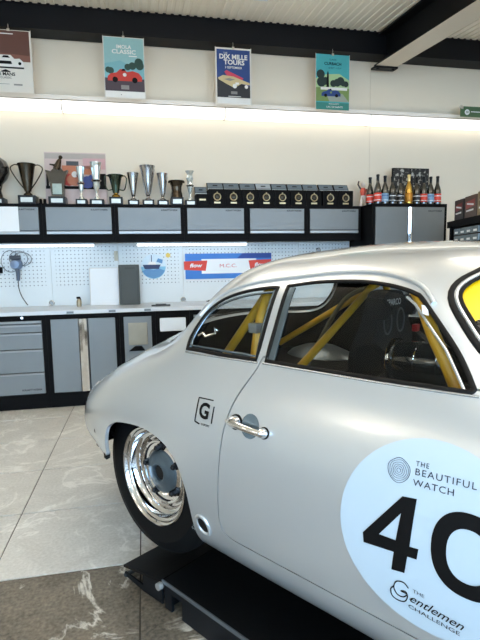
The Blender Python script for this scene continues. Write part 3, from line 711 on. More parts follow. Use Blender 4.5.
# ---- wheels
TYRE = M('tyre_rubber', (8, 8, 9), .75, bump=.1, bscale=120, spec=.2)
HUBM = M('blue_grey_cast_hub', (96, 112, 124), .35, metal=.7, var=.2, vscale=30)
NUT = M('dark_wheel_nut', (26, 27, 30), .35, metal=.7)
SLOT = M('wheel_slot_black', (8, 8, 9), .7)
TR = .332
tp = [(.190, -.07), (.213, -.079), (.262, -.085), (.303, -.078), (.324, -.060), (TR-.001, -.047), (TR, -.034), (TR-.007, -.031), (TR-.007, -.027), (TR+.001, -.024), (TR+.001, -.003), (TR-.007, -.002), (TR-.007, .002), (TR+.001, .003), (TR+.001, .024), (TR-.007, .027), (TR-.007, .031), (TR, .034), (TR-.001, .047), (.324, .060), (.303, .078), (.276, .0835), (.274, .0855), (.262, .0855), (.235, .083), (.213, .079), (.190, .07)]
rp = [(.196, .070), (.209, .077), (.2095, .084), (.204, .0865), (.198, .083), (.193, .072), (.184, .068), (.181, .062), (.178, .044), (.170, .036), (.160, .033), (.157, .026), (.152, .012), (.146, .010), (.141, .016), (.138, .030), (.133, .0335), (.126, .031), (.122, .022), (.112, .0195), (.098, .023), (.088, .028), (.05, .030), (.0, .030)]
wheels = []
for i, (wx, sd, ln) in enumerate(((.002, -1, 'rear'), (.002, 1, 'rear'), (2.115, -1, 'front'), (2.115, 1, 'front'))):
    rx = Matrix.Rotation(math.pi/2, 4, 'X') if sd < 0 else Matrix.Rotation(-math.pi/2, 4, 'X')
    ty = MB().lathe(tp, 80).build('tyre', TYRE, car, (wx, sd*.605, .342), rx.to_euler())
    v, f = text_mesh('XVS', .022, 'CENTER', .0, 0)
    tm = MB(); tm.add([((.288+b_)*math.cos(-.42+a/.28*-1), (.288+b_)*math.sin(-.42-a/.28), .0835-.35*max(0, b_)) for a, b_ in v], f)
    if sd < 0: tm.build('sidewall_lettering', M('pale_tyre_lettering', (170, 172, 170), .7), ty, (0, 0, .0015))
    rim = MB().lathe(rp, 80).build('rim', CHROME, car, (wx, sd*.605, .342), rx.to_euler())
    hb2 = MB(); hb2.lathe([(.094, .024), (.092, .032), (.080, .040), (.070, .041), (.060, .046), (.048, .052), (.040, .053), (.034, .049), (.032, .036), (0, .036)], 48)
    hub = hb2.build('hub', HUBM, rim)
    MB().lathe([(.033, .0365), (.031, .039), (.012, .0405), (0, .0405)], 32).build('hub_bore', SLOT, rim)
    for k in range(5):
        a = math.radians(72*k+90+10)
        mt_ = Matrix.Translation((.1025*math.cos(a), .1025*math.sin(a), .022))
        MB().lathe([(.0165, -.002), (.0165, .006), (.012, .012), (.012, .024), (.008, .028), (0, .028)], 6, smooth=False, mat=mt_).build('lug_nut', NUT, rim)
        a2 = a+math.radians(36)
        MB().box((-.012, -.007, .0), (.012, .007, .0015), mat=Matrix.Rotation(a2, 4, 'Z') @ Matrix.Translation((.150-.003, 0, .0105)) @ Matrix.Rotation(math.pi/2, 4, 'Z')).build('vent_slot', SLOT, rim)
# dark wheel housings
for wx, sd in ((.015, -1), (.015, 1), (2.115, -1), (2.115, 1)):
    hw = MB(); pr = [(wx+.375*math.cos(a), .32+.335*math.sin(a)) for a in [math.radians(d) for d in range(-15, 84, 9)]]
    vs = []; fs = []
    for x_, z_ in pr: vs += [(x_, sd*.40, z_), (x_, sd*.765, min(z_, 9))]
    for k in range(len(pr)-1): fs.append((2*k, 2*k+1, 2*k+3, 2*k+2))
    hw.add(vs, fs, 0, True).build('wheel_housing', INTERIOR, car)
# underside, cabin floor, rear shelf, dashboard
MB().box((.42, -.60, .20), (2.0, .60, .235)).box((.40, -.60, .20), (.42, .60, .70)).build('floor_pan', INTERIOR, car)
MB().box((-.28, -.39, .24), (.40, .39, .62)).box((-.20, -.52, .66), (.40, .52, .70)).box((-.66, -.40, .46), (-.20, .40, .62)).build('rear_bulkhead', INTERIOR, car)
MB().prism([(1.36, .62), (1.33, .80), (1.36, .87), (1.48, .885), (1.55, .62)], -.62, .62, 'y').build('dashboard', INTERIOR, car)
st = MB(); c_ = Vector((1.20, .33, .84)); ax = Matrix.Rotation(math.radians(-65), 4, 'Y')
st.tube([c_+(ax @ Vector((.18*math.cos(a), .18*math.sin(a), 0))) for a in [2*math.pi*k/32 for k in range(32)]], .013, 8, closed=True)
for a in (0, 2.1, 4.2): st.tube([c_, c_+(ax @ Vector((.18*math.cos(a), .18*math.sin(a), 0)))], .008, 6)
st.tube([c_, c_+Vector((.2, 0, -.09))], .018, 8)
st.build('steering_wheel', RUBBER, car)
# roll cage, each bar a part
def bar(name, pts, r_=.0172, mat=YELLOW, sm_=True):
    return MB().tube(spline(pts, 6) if len(pts) > 2 else pts, r_, 14).build(name, mat, car)
bar('cage_hoop', [(.45, -.56, .25), (.45, -.552, .6), (.45, -.535, .885), (.45, -.49, 1.05), (.45, -.43, 1.125), (.45, -.33, 1.158), (.45, 0, 1.165), (.45, .33, 1.158), (.45, .43, 1.125), (.45, .49, 1.05), (.45, .535, .885), (.45, .552, .6), (.45, .56, .25)])
bar('cage_brace', [(.45, -.43, 1.13), (.225, -.45, .854), (.10, -.455, .705)])
bar('cage_brace', [(.45, .43, 1.112), (.06, .425, .885), (-.20, .42, .735)])
bar('cage_diagonal', [(.45, .42, 1.138), (.45, -.52, .66)])
bar('cage_front_bar', [(.98, -.50, 1.165), (1.05, -.55, 1.12), (1.11, -.592, 1.022), (1.168, -.60, .909), (1.26, -.62, .70), (1.32, -.63, .25)])
bar('harness_strap', [(.42, .40, 1.09), (.244, .41, 1.009), (.08, .41, .76)], .012, M('khaki_webbing', (96, 88, 62), .8))
MB().box((.430, -.550, .962), (.470, -.510, .998), bev=.006).build('cage_clamp', M('grey_clamp', (140, 142, 140), .4, metal=.5), car)
MB().tube([(.30, -.672, .955), (.318, -.668, .965), (.335, -.672, .955), (.352, -.660, .962), (.372, -.655, .968), (.366, -.655, .985), (.378, -.65, .975)], .005, 8).build('window_latch', CHROME, car)
# bucket seat
FAB = M('black_seat_fabric', (16, 16, 18), .85, bump=.15, bscale=200)
sp_ = sp2([(-.26, .30), (-.255, .60), (-.262, .77), (-.235, .84), (-.175, .905), (-.132, .98), (-.09, 1.06), (-.03, 1.076), (.03, 1.076), (.09, 1.06), (.132, .98), (.175, .905), (.235, .84), (.262, .77), (.255, .60), (.26, .30)], 4)
sy = .285
sh = MB().prism([(sy+a, b_) for a, b_ in sp_], .50, .585, 'x').build('seat_back', FAB, car)
for s_ in (-1, 1):
    sl = [(sy+s_*.065+.034*math.cos(a), .935+.050*math.sin(a)) for a in [2*math.pi*k/20 for k in range(20)]]
    c = cutter(MB().prism(sl, .3, .8, 'x')); boolean(sh, c); drop(c)
    w_ = MB().prism([(.52, .30), (.98, .30), (.99, .46), (.80, .50), (.70, .60), (.70, .74), (.655, .82), (.60, .86), (.54, .84)], sy+s_*.262, sy+s_*.205, 'y').build('seat_bolster', FAB, sh)
    h_ = MB().prism([(.53, .95), (.62, .955), (.64, 1.0), (.60, 1.045), (.53, 1.05)], sy+s_*.150, sy+s_*.118, 'y').build('seat_head_wing', FAB, sh)
    MB().ribbon([(.5855, sy+s_*.065+.038*math.cos(a), .935+.055*math.sin(a)) for a in [2*math.pi*k/24 for k in range(24)]], [(1, 0, 0)]*24, .008, .004, 0, True).build('slot_rim', M('seat_slot_edge', (74, 76, 78), .5), sh)
MB().box((.56, sy-.20, .30), (1.02, sy+.20, .42), bev=.03).build('seat_cushion', FAB, sh)
sl_ = MB(); v, f = text_mesh('SPARCO', .040, 'CENTER', .02, 0); sl_.add([(.5865, sy-.005+a*.95, 1.022+b_) for a, b_ in v], f); sl_.build('seat_lettering', M('pale_embroidery', (190, 192, 190), .7), sh)
MB().box((.62, .40, .875), (.645, .435, .91), bev=.006).build('harness_buckle', M('red_buckle', (178, 24, 30), .4), car)
# glossy drum with bright end rings in the passenger foot space
dr = MB(); mt_ = Matrix.Translation((.772, -.10, .836)) @ Matrix.Rotation(math.pi/2, 4, 'Y')
dr.lathe([(0, .002), (.06, .002), (.072, .012), (.078, .03), (.078, .19), (.068, .21), (0, .214)], 40, mat=mt_)
ds = dr.build('drum', M('black_glossy_tank', (22, 30, 34), .12, metal=.3, coat=1.), car); ds['label'] = 'dark glossy drum with bright rings inside the cabin'
for q in (.008, .105, .185):
    MB().lathe([(.078, q-.007), (.086, q-.006), (.0875, q), (.086, q+.006), (.078, q+.007)] if q < .05 else [(.078, q-.002), (.080, q), (.078, q+.002)], 48, mat=mt_).build('drum_ring', CHROME, ds)
MB().tube([(.785, -.178, .840), (.970, -.178, .840)], .002, 6).build('drum_seam', CHROME, ds)
MB().lathe([(0, .15), (.08, .14), (.15, .11), (.20, .06), (.215, 0)], 32, mat=Matrix.Translation((.10, .40, .615)) @ Matrix.Diagonal((1.15, .8, 1., 1.))).build('inner_wheel_arch', M('grey_inner_arch', (120, 126, 128), .35, metal=.6), car)
a_, n_ = srf(1.098, 1.082, -.004); drape_mesh('white_tag', [(1.079, 1.096), (1.096, 1.092), (1.106, 1.070), (1.089, 1.074)], [(0, 1, 2, 3)], WHITE, .003, car, 2)
MB().box((.70, -.24, .236), (1.02, .02, .765), bev=.02).build('drum_stand', INTERIOR, car)
# tail details
MB().tube([(-.50, -.55, .37), (-.30, -.60, .405), (-.22, -.62, .43)], .020, 10).build('exhaust_pipe', SLOT, car)
a_, n_ = srf(-.43, .375); MB().tube([a_-n_*.012+Vector((0, 0, .004)), a_-n_*.010+Vector((0, 0, -.018)), a_-n_*.012+Vector((0, 0, -.030))], [.014, .013, .007], 12).build('rubber_stop', RUBBER, car)
a_, n_ = srf(-.205, .405); MB().tube([a_-n_*.010+Vector((0, 0, .006)), a_-n_*.008+Vector((.003, 0, -.012)), a_-n_*.010+Vector((.008, 0, -.022))], [.014, .014, .008], 12).build('rubber_stop', RUBBER, car)
drape_text('tow_mark', '>', .032, -.268, .498, INK, car, 'CENTER', bold=.05, rotd=90)

# ================================================================== LIFT
LIFTM = M('black_lift_steel', (5, 6, 8), .5, var=.3, vscale=14, bump=.08, bscale=90, spec=.25)
LIFTB = M('blue_black_lift_side', (9, 14, 20), .45, var=.15, spec=.3)
def lift(sd, lab):
    t = thing('lift_platform', lab, 'lift', (CAR_X, CAR_Y, 0), CAR_R, 'scissor lift platforms under the car')
    ya, yb = (-.80, -.22) if sd < 0 else (.22, .80)
    yo = -.80 if sd < 0 else .80; so = -1 if sd < 0 else 1
    MB().box((.20, ya, .104), (1.66, yb, .118), bev=.004).build('deck', LIFTM, t)
    fr = MB()
    for y_ in (ya+.006, yb-.018):
        fr.box((.205, y_, .004), (.245, y_+.012, .104)).box((.305, y_, .004), (1.655, y_+.012, .104)).box((.245, y_, .075), (.305, y_+.012, .104))
    fr.box((.205, ya+.018, .004), (.22, yb-.018, .103)).box((1.64, ya+.018, .004), (1.655, yb-.018, .103))
    fr.build('side_frame', LIFTB, t)
    MB().box((.20, yo-.003, .108), (1.66, yo+.003, .121), bev=.001).build('edge_rail', M('worn_steel_edge', (120, 128, 134), .35, metal=.7), t)
    for xa, xb, za, zb_ in ((-.065, .19, .062, .112), (1.67, 1.92, .112, .062)):
        rp_ = MB(); rp_.add([(xa, ya, za), (xb, ya, zb_), (xb, yb, zb_), (xa, yb, za), (xa, ya, za-.010), (xb, ya, zb_-.010), (xb, yb, zb_-.010), (xa, yb, za-.010)],
                            [(0, 1, 2, 3), (7, 6, 5, 4), (0, 4, 5, 1), (1, 5, 6, 2), (2, 6, 7, 3), (3, 7, 4, 0)])
        rp = rp_.build('ramp', LIFTM, t)
        s_ = MB()
        lo, hi = (xa, xb) if za < zb_ else (xb, xa)
        inn = lo+(hi-lo)*.52
        for y_ in (ya+.004, yb-.012):
            s_ = MB(); s_.prism([(lo, .014), (lo, .028), (inn, .030), (inn, zb_-.02 if za < zb_ else za-.02), (hi, max(za, zb_)-.012), (hi, .012), (inn, .006)], y_, y_+.008, 'y'); s_.build('ramp_cheek', LIFTB, rp)
        MB().box((min(lo, lo+(hi-lo)*.06), ya, .012), (max(lo, lo+(hi-lo)*.06), yb, .022)).build('toe_bar', M('worn_steel_toe', (70, 78, 84), .4, metal=.6), rp)
        MB().tube([((hi-.0 if za < zb_ else hi), yo-so*.002, .092), (hi, yo+so*.016, .092)], .014, 14).build('hinge_pin', M('bright_pin', (190, 192, 190), .3, metal=.6), rp)
    for xx in (.62, 1.36):
        MB().box((xx-.07, sd*.40-.06, .1185), (xx+.07, sd*.40+.06, .255), bev=.01).build('rubber_pad', RUBBER, t)
lift(-1, 'black scissor lift platform whose edge rail shows beside the car')
lift(1, 'black scissor lift platform hidden behind the other one under the car')

# ================================================================== POSTERS
PY = 4.925
def poster(x0, x1, z0, z1, lab, paper, art, mats, group='event posters hung from the steel beam'):
    t = thing('poster', lab, 'poster', ((x0+x1)/2, PY, z0), 0, group); w, h = x1-x0, z1-z0
    MB().box((-w/2, 0, 0), (w/2, .003, h)).build('sheet', paper, t)
    pr = MB(); art(pr, w, h); pr.build('print', mats, t)
    MB().box((-w/2-.004, -.002, -.006), (-w/2, .005, h+.006)).build('frame_edge', LGREY, t); MB().box((w/2, -.002, -.006), (w/2+.004, .005, h+.006)).build('frame_edge', LGREY, t)
    c = MB(); c.box((-.012, -.004, h-.012), (.012, .008, h+.012)).tube([(0, .002, h+.01), (0, .002, h+.045), (0, .012, h+.058)], .004, 6); c.build('clip', CHROME, t)
    return t
def poly(mb, pts, mi, lay, w, h): mb.add([(a*w, -.0004*lay-.0002, b*h) for a, b in pts], [tuple(range(len(pts)))], mi)
def rect(mb, x0, z0, x1, z1, mi, lay, w, h): poly(mb, [(x0, z0), (x1, z0), (x1, z1), (x0, z1)], mi, lay, w, h)
def disc(mb, cx, cz, r, mi, lay, w, h, n=20, sx=1.): poly(mb, [(cx+r*sx*math.cos(2*math.pi*k/n)/w, cz+r*math.sin(2*math.pi*k/n)/h) for k in range(n)], mi, lay, w, h)
PM = lambda n, c: M('print_'+n, c, .55, var=.06, vscale=25)
PAPER = M('poster_paper', (228, 222, 212), .6, var=.02)
def art1(m, w, h):
    rect(m, -.49, .56, .47, .99, 0, 1, w, h); poly(m, [(-.49, .50), (.47, .50), (.47, .60), (-.49, .64)], 1, 2, w, h); rect(m, -.42, .93, .10, .945, 3, 3, w, h)
    poly(m, [(-.48, .44), (-.42, .52), (-.30, .54), (-.22, .60), (.02, .60), (.10, .54), (.22, .55), (.30, .50), (.31, .42), (-.48, .40)], 3, 4, w, h)
    poly(m, [(-.19, .555), (-.15, .59), (-.04, .59), (.0, .555)], 2, 5, w, h); poly(m, [(-.30, .455), (.04, .455), (.02, .505), (-.28, .505)], 2, 5, w, h); rect(m, -.48, .385, .31, .41, 2, 5, w, h); disc(m, .22, .47, .014, 2, 5, w, h, 12)
    poly(m, [(-.24, .335), (-.12, .37), (.0, .335), (-.03, .325), (-.21, .325)], 2, 2, w, h)
    m.text('LE MANS', .040, (-.12*w, -.0012, .292*h), 2, bold=.03); m.text('CLASSIC', .026, (-.12*w, -.0012, .235*h), 2); rect(m, -.40, .13, -.05, .137, 4, 2, w, h); rect(m, .05, .115, .25, .14, 4, 2, w, h)
poster(-1.29, -.922, 2.892, 3.432, 'poster with a white racing car on a brown sky', PAPER, art1, [PM('brown', (96, 58, 48)), PM('rust', (128, 82, 68)), INK, PM('white', (235, 232, 228)), PM('mid_grey', (140, 136, 132))])
def car_shape(m, cx, cz, s, mi, dark, lay, w, h, glass=None):
    P = [(-.46, .02), (-.46, .12), (-.38, .19), (-.22, .22), (-.12, .30), (-.02, .31), (.06, .24), (.22, .27), (.38, .23), (.47, .13), (.46, .03)]
    poly(m, [(cx+a*s, cz+b*s*.75) for a, b in P], mi, lay, w, h)
    for a in (-.26, .27): disc(m, cx+a*s, cz+.04*s, .075*s*w, dark, lay+1, w, h, 14); 
    disc(m, cx, cz+.13*s, .05*s*w, 3, lay+1, w, h, 12)
    poly(m, [(cx-.09*s, cz+.20*s), (cx-.05*s, cz+.235*s), (cx+.01*s, cz+.235*s), (cx+.03*s, cz+.20*s)], dark, lay+1, w, h)
def art2(m, w, h):
    rect(m, -.49, .12, .49, .99, 0, 1, w, h); poly(m, [(-.49, .30), (.49, .30), (.49, .52), (.30, .50), (-.1, .62), (-.49, .56)], 1, 2, w, h)
    for q, (cx, cz, r) in enumerate(((.36, .60, .040), (.38, .55, .040), (.20, .54, .035), (.08, .52, .03), (-.40, .46, .028), (-.34, .45, .03))): disc(m, cx, cz, r, 4, 3+.12*q, w, h, 14)
    rect(m, -.49, .12, .49, .33, 5, 4, w, h); car_shape(m, 0., .27, .92, 2, 6, 5, w, h)
    rect(m, -.10, .15, .10, .22, 7, 6, w, h); rect(m, -.49, .015, .49, .115, 3, 7, w, h)
    m.text('IMOLA', .046, (0, -.0022, .84*h), 3, bold=.02); m.text('CLASSIC', .052, (0, -.0022, .76*h), 3, bold=.02, xs=1.15); rect(m, .12, .69, .32, .705, 3, 3, w, h); disc(m, -.1, .06, .004, 6, 9, w, h, 8)
poster(-.282, .092, 2.887, 3.440, 'poster with a red open racing car under a teal sky', PAPER, art2,
       [PM('teal_sky', (142, 186, 190)), PM('pale_teal', (120, 176, 186)), PM('red', (196, 52, 42)), PM('white', 0), PM('dark_green', (34, 70, 62)), PM('plum_road', (70, 56, 66)), INK, PM('mid_grey', 0)])
def art3(m, w, h):
    rect(m, -.47, .13, .47, .97, 0, 1, w, h); rect(m, -.47, .13, .47, .34, 5, 2, w, h); poly(m, [(-.47, .34), (.47, .34), (.47, .30), (-.47, .48)], 5, 2, w, h)
    poly(m, [(-.26, .58), (-.20, .61), (.28, .48), (.24, .44), (-.2, .52)], 6, 3, w, h)
    poly(m, [(-.44, .47), (-.30, .52), (.0, .50), (.18, .46), (.46, .40), (.46, .36), (.22, .38), (.02, .30), (-.18, .36), (-.42, .44)], 4, 4, w, h)
    poly(m, [(-.28, .45), (-.12, .47), (.04, .45), (-.1, .42)], 7, 5, w, h); disc(m, .03, .335, .022, 1, 6, w, h, 12); disc(m, .36, .33, .018, 1, 6, w, h, 12); rect(m, .05, .36, .15, .40, 1, 6, w, h)
    rect(m, -.08, .19, .10, .24, 7, 6, w, h); rect(m, -.16, .145, .2, .155, 1, 6, w, h); rect(m, -.47, .02, .47, .12, 1, 3, w, h)
    m.text('DIX MILLE', .062, (0, -.0022, .84*h), 1, bold=.03, xs=1.02); m.text('TOURS', .062, (.02*w, -.0022, .745*h), 1, bold=.03, xs=1.05); m.text('3 SEPTEMBER', .030, (0, -.0022, .655*h), 1, bold=.01); m.text('THE', .022, (-.22*w, -.0022, .905*h), 1)
poster(.782, 1.138, 2.877, 3.414, 'dark blue poster with large white title letters', PAPER, art3,
       [PM('royal_blue', (34, 66, 128)), PM('white', 0), PM('red', 0), PM('teal_sky', 0), PM('sand', (206, 186, 140)), PM('charcoal', (40, 40, 46)), PM('pink_red', (206, 64, 92)), PM('mid_grey', 0)])
def art4(m, w, h):
    rect(m, -.5, 0, .5, 1, 0, 1, w, h); poly(m, [(-.5, .35), (.5, .35), (.5, .55), (.2, .66), (-.2, .64), (-.5, .56)], 5, 2, w, h)
    for q, (cx, cz, r) in enumerate(((-.36, .64, .045), (-.34, .50, .05), (-.22, .52, .04), (.02, .48, .035), (.14, .50, .04), (.24, .53, .042), (.32, .49, .03), (.40, .48, .03))): disc(m, cx, cz, r, 1, 3+.1*q, w, h, 12)
    poly(m, [(-.19, .40), (-.17, .66), (-.145, .71), (-.12, .66), (-.11, .40)], 2, 4, w, h); rect(m, -.5, .15, .5, .40, 3, 4, w, h); rect(m, -.36, .36, .44, .41, 6, 5, w, h); poly(m, [(-.1, .15), (.5, .15), (.3, .3), (-.2, .3)], 7, 5, w, h)
    car_shape(m, -.05, .235, .62, 4, 2, 6, w, h); rect(m, -.5, 0, .5, .13, 8, 7, w, h)
    m.text('CURBACH', .040, (.0, -.0044, .83*h), 2, bold=.02); m.text('CLASSIC', .022, (.0, -.0044, .905*h), 2); m.text('30 SEPT - 1 OCT', .020, (.06*w, -.0044, .755*h), 2); m.text('LAC DE SAINTE', .026, (.06*w, -.0046, .05*h), 9, bold=.01); m.text('REGULARITY', .020, (.04*w, -.0046, .105*h), 9)
poster(1.822, 2.186, 2.876, 3.420, 'teal poster with a small blue racing car and church spire', PAPER, art4,
       [PM('turquoise', (72, 172, 178)), PM('dark_tree', (24, 48, 46)), INK, PM('grass', (124, 148, 84)), PM('royal_blue', 0), PM('yellow_sky', (176, 204, 150)), PM('white', 0), PM('road_grey', (158, 164, 150)), PM('deep_teal', (52, 132, 122)), PM('white', 0)])
# small green sign clipped on the tray
t = thing('green_sign', 'small green sign with a white disc clipped to the tube tray', 'sign', (3.66, 4.96, 2.883))
MB().box((-.135, 0, 0), (.30, .006, .112), bev=.002).build('plate', M('sign_green', (74, 104, 72), .5, var=.1), t)
d_ = MB(); d_.lathe([(0, 0), (.030, 0), (.030, .002), (0, .002)], 24, smooth=False, mat=Matrix.Translation((-.052, -.0005, .050)) @ Matrix.Rotation(math.pi/2, 4, 'X')); d_.box((-.005, -.002, .052), (.28, 0, .060)); d_.box((-.13, -.002, .082), (-.10, 0, .088), mat=Matrix.Identity(4))
d_.build('white_disc', WHITE, t)
m_ = MB(); m_.text('50', .032, (-.052, -.0032, .050), bold=.02); m_.build('lettering', M('sign_green', 0), t)
MB().box((-.145, -.004, .088), (-.105, .008, .118), mat=Matrix.Translation((-.125, 0, .10)) @ Matrix.Rotation(.7, 4, 'Y') @ Matrix.Translation((.125, 0, -.10))).build('clip', CHROME, t)

# ================================================================== TROPHIES
TZ = ZC1+.0005; TYY = 4.985
BRONZE = M('dark_bronze', (74, 66, 56), .25, metal=.9, var=.25, vscale=20)
SILV = M('trophy_silver', (176, 176, 178), .14, metal=1., var=.15, vscale=25)
GOLD = M('antique_gold', (168, 132, 62), .2, metal=1., var=.15, vscale=20)
GREENG = M('green_bronze', (70, 82, 70), .2, metal=.9, var=.2, vscale=20)
CRYST = M('crystal', (205, 214, 214), .05, metal=.55, coat=1., var=.1, vscale=30)
MARB = M('black_marble', (8, 8, 9), .35, var=.3, vscale=30, spec=.3)
PLAQ = M('plaque_silver', (188, 188, 182), .35, metal=.5, var=.05)
def base(t, w, h, d=None):
    d = d or w
    MB().box((-w/2, -d/2, 0), (w/2, d/2, h), bev=.004).build('base', MARB, t)
    MB().box((-w*.34, -d/2-.003, h*.24), (w*.34, -d/2-.0002, h*.76)).build('plaque', PLAQ, t)
def trophy(x, lab): return thing('trophy', lab, 'trophy', (x, TYY, TZ), 0, 'trophies on the wall cabinets')
def flute(x, H, W, mat, lab, bw=.115, bh=.055, neck=.022, rims=0):
    t = trophy(x, lab); base(t, bw, bh); r = W/2
    MB().lathe([(0, bh), (.040, bh), (.034, bh+.012), (.014, bh+.024), (.012, bh+.034), (neck*.8, bh+.040), (neck, bh+.06), (r*.62, bh+(H-bh)*.55), (r*.86, H-.035), (r, H), (r*.95, H-.002), (r*.8, H-.04), (.01, bh+.08)], 28).build('cup', mat, t)
    if rims:
        for k in range(7):
            a = 2*math.pi*k/7; MB().tube([(neck*math.cos(a), neck*math.sin(a), bh+.06), (r*.62*math.cos(a), r*.62*math.sin(a), bh+(H-bh)*.55), (r*.88*math.cos(a), r*.88*math.sin(a), H-.03)], .004, 6).build('flute_rib', mat, t)
    return t
def cup(x, H, W, mat, lab, bw, bh, hnd=True, belly=.75, foot=None):
    t = trophy(x, lab); base(t, bw, bh); r = W/2; hx = .06 if W > .16 else .032
    MB().lathe([(0, bh), (.044, bh), (.040, bh+.018), (.022, bh+.032), (.020, bh+.045)], 28).build('foot', foot or mat, t)
    MB().lathe([(0, bh+.04), (.030, bh+.042), (r*belly*.72, bh+(H-bh)*.5), (r*belly, H-.03), (r, H), (r*.94, H-.003), (r*belly*.9, H-.035), (.02, bh+.06)], 32).build('cup', mat, t)
    if hnd:
        for s in (-1, 1):
            MB().tube(spline([(s*r*.9, 0, H-.012), (s*(r+.45*hx), 0, H-.008), (s*(r+hx), 0, H-.045), (s*(r+.2*hx), 0, H-.14), (s*r*.45, 0, bh+.075), (s*.025, 0, bh+.055)], 5), .0055, 8).build('handle', mat, t)
    return t
# round helmet-shaped award at the frame edge
t = trophy(-1.31, 'black helmet-shaped trophy beside the big two-handled cup'); base(t, .135, .06)
MB().lathe([(0, .06), (.05, .06), (.045, .09), (.035, .13), (.05, .19), (.09, .235), (.115, .29), (.118, .34), (.10, .395), (.06, .43), (0, .442)], 28).build('helmet', M('gloss_black_award', (18, 18, 20), .15, coat=1., var=.4, vscale=14), t)
MB().box((-.07, -.122, .29), (.07, -.10, .345), bev=.008).build('visor', M('smoked_visor', (40, 40, 44), .1, metal=.6), t)
MB().tube([(-.05, -.09, .15), (.0, -.08, .18), (.05, -.09, .15)], .012, 8).build('chin_bar', SILV, t)
cup(-1.041, .382, .165, BRONZE, 'large dark bronze cup with two thin handles', .155, .085, True, .88)
# dark sculpted trophy with a figure
t = trophy(-.772, 'dark sculpted trophy topped by a small winged figure'); base(t, .155, .075)
sh_ = [(-.05, .075), (.06, .075), (.065, .16), (.075, .25), (.105, .33), (.07, .315), (.045, .345), (.02, .32), (-.02, .345), (-.05, .315), (-.098, .325), (-.075, .25), (-.06, .16)]
MB().prism(sh_, -.035, .035, 'y').build('shield', BRONZE, t)
MB().box((-.04, -.044, .10), (.045, -.0355, .20), bev=.003).build('badge', M('pale_badge', (150, 160, 150), .4, metal=.4, var=.2, vscale=40), t)
MB().tube([(.0, 0, .34), (.015, 0, .38), (.028, 0, .415), (.038, 0, .435)], [.035, .030, .022, .014], 10).tube([(-.06, 0, .385), (.0, 0, .375), (.02, 0, .40)], [.006, .014, .012], 8).lathe([(0, -.02), (.014, -.014), (.02, 0), (.014, .014), (0, .02)], 12, mat=Matrix.Translation((.043, 0, .452))).build('figure', BRONZE, t)
def column(x, H, W, lab, bw, top):
    t = trophy(x, lab); base(t, bw, .058, .10); r = W/2
    MB().lathe([(0, .058), (.03, .058), (.026, .075), (.012, .09), (.010, .12), (.020, .15), (r*.62, .19), (r*.55, .24), (r*.8, H-.07), (r*top, H-.035), (r, H), (r*.85, H-.006), (r*.5, H-.05), (0, H-.06)], 12, smooth=False).build('column', CRYST, t)
    MB().lathe([(r*.66, 0), (r*.92, .012), (r*.66, .024)], 12, mat=Matrix.Translation((0, 0, H*.55))).build('collar', SILV, t)
column(-.554, .365, .085, 'slim crystal column trophy in front of the racing print', .105, .9)
column(-.410, .412, .115, 'tall crystal vase trophy with a flared top', .135, .85)
cup(-.228, .296, .150, GREENG, 'small greenish cup with a gold foot and one thin handle each side', .128, .080, True, .78, GOLD)
flute(-.061, .319, .118, SILV, 'plain silver flute trophy next to the greenish cup', .110, .055)
flute(.082, .389, .158, SILV, 'tallest silver flute trophy between two smaller flutes', .115, .058, .024, 1)
flute(.227, .319, .112, SILV, 'ribbed silver flute trophy next to the squat bronze cup', .112, .055, .020, 1)
t = trophy(.366, 'squat bronze cup with a wide scalloped rim'); base(t, .128, .082)
MB().lathe([(0, .082), (.062, .082), (.058, .12), (.050, .15), (.052, .19), (.066, .225), (.082, .249), (.076, .246), (.058, .22), (.0, .12)], 14, smooth=False).build('cup', BRONZE, t)
for s in (-1, 1): MB().box((s*.064-.02, -.01, .228), (s*.064+.02, .01, .246), bev=.004).build('lug', BRONZE, t)
column(.502, .349, .092, 'slim silver vase trophy beside the smallest medal box', .112, .55)
for s in (-.017, .020):
    o = MB().lathe([(0, 0), (.016, 0), (.017, .018), (.014, .022), (.014, .050), (.010, .056), (0, .056)], 14).build('small_jar', BLACK, None, (-.909+s, 4.95, TZ))
    tag(o, 'small black jar standing between the bronze cup and the sculpted trophy', 'jar', 'pair of small black jars')
# racing print leaning behind the trophies
t = thing('photo_print', 'pinkish print of racing cars leaning behind the trophies', 'picture', (-.612, 5.10, TZ)); t.rotation_euler = (math.radians(-4), 0, 0)
MB().box((-.292, 0, 0), (.292, .006, .533), bev=.002).build('sheet', M('pale_pink_print', (206, 186, 182), .55, var=.10, vscale=9), t)
p = MB(); w, h = .584, .533
rect(p, -.49, .88, .49, .98, 0, 1, w, h); rect(p, -.22, .60, .25, .76, 1, 2, w, h); rect(p, -.15, .76, .05, .84, 3, 2, w, h)
for cx, cz, mi in ((-.12, .50, 5), (-.02, .50, 1), (.18, .46, 2), (.30, .50, 2)): disc(p, cx, cz, .06, mi, 3+cx, w, h, 12, 1.3)
rect(p, -.49, .33, .49, .385, 4, 3, w, h); rect(p, .38, .35, .49, .62, 4, 4, w, h); rect(p, -.48, .36, -.44, .60, 4, 4, w, h); poly(p, [(-.38, .62), (-.33, .80), (-.25, .82), (-.24, .62)], 3, 4, w, h)
rect(p, .12, .70, .49, .90, 6, 2, w, h); disc(p, -.02, .60, .03, 7, 5, w, h); disc(p, .05, .58, .025, 4, 6, w, h)
p.build('print', [PM('grey_sky', (176, 166, 160)), PM('orange_stand', (196, 122, 92)), PM('race_blue', (66, 82, 148)), PM('slate', (62, 70, 78)), INK, PM('race_red', (190, 66, 60)), PM('pink_crowd', (200, 160, 164)), PM('white', 0)], t)
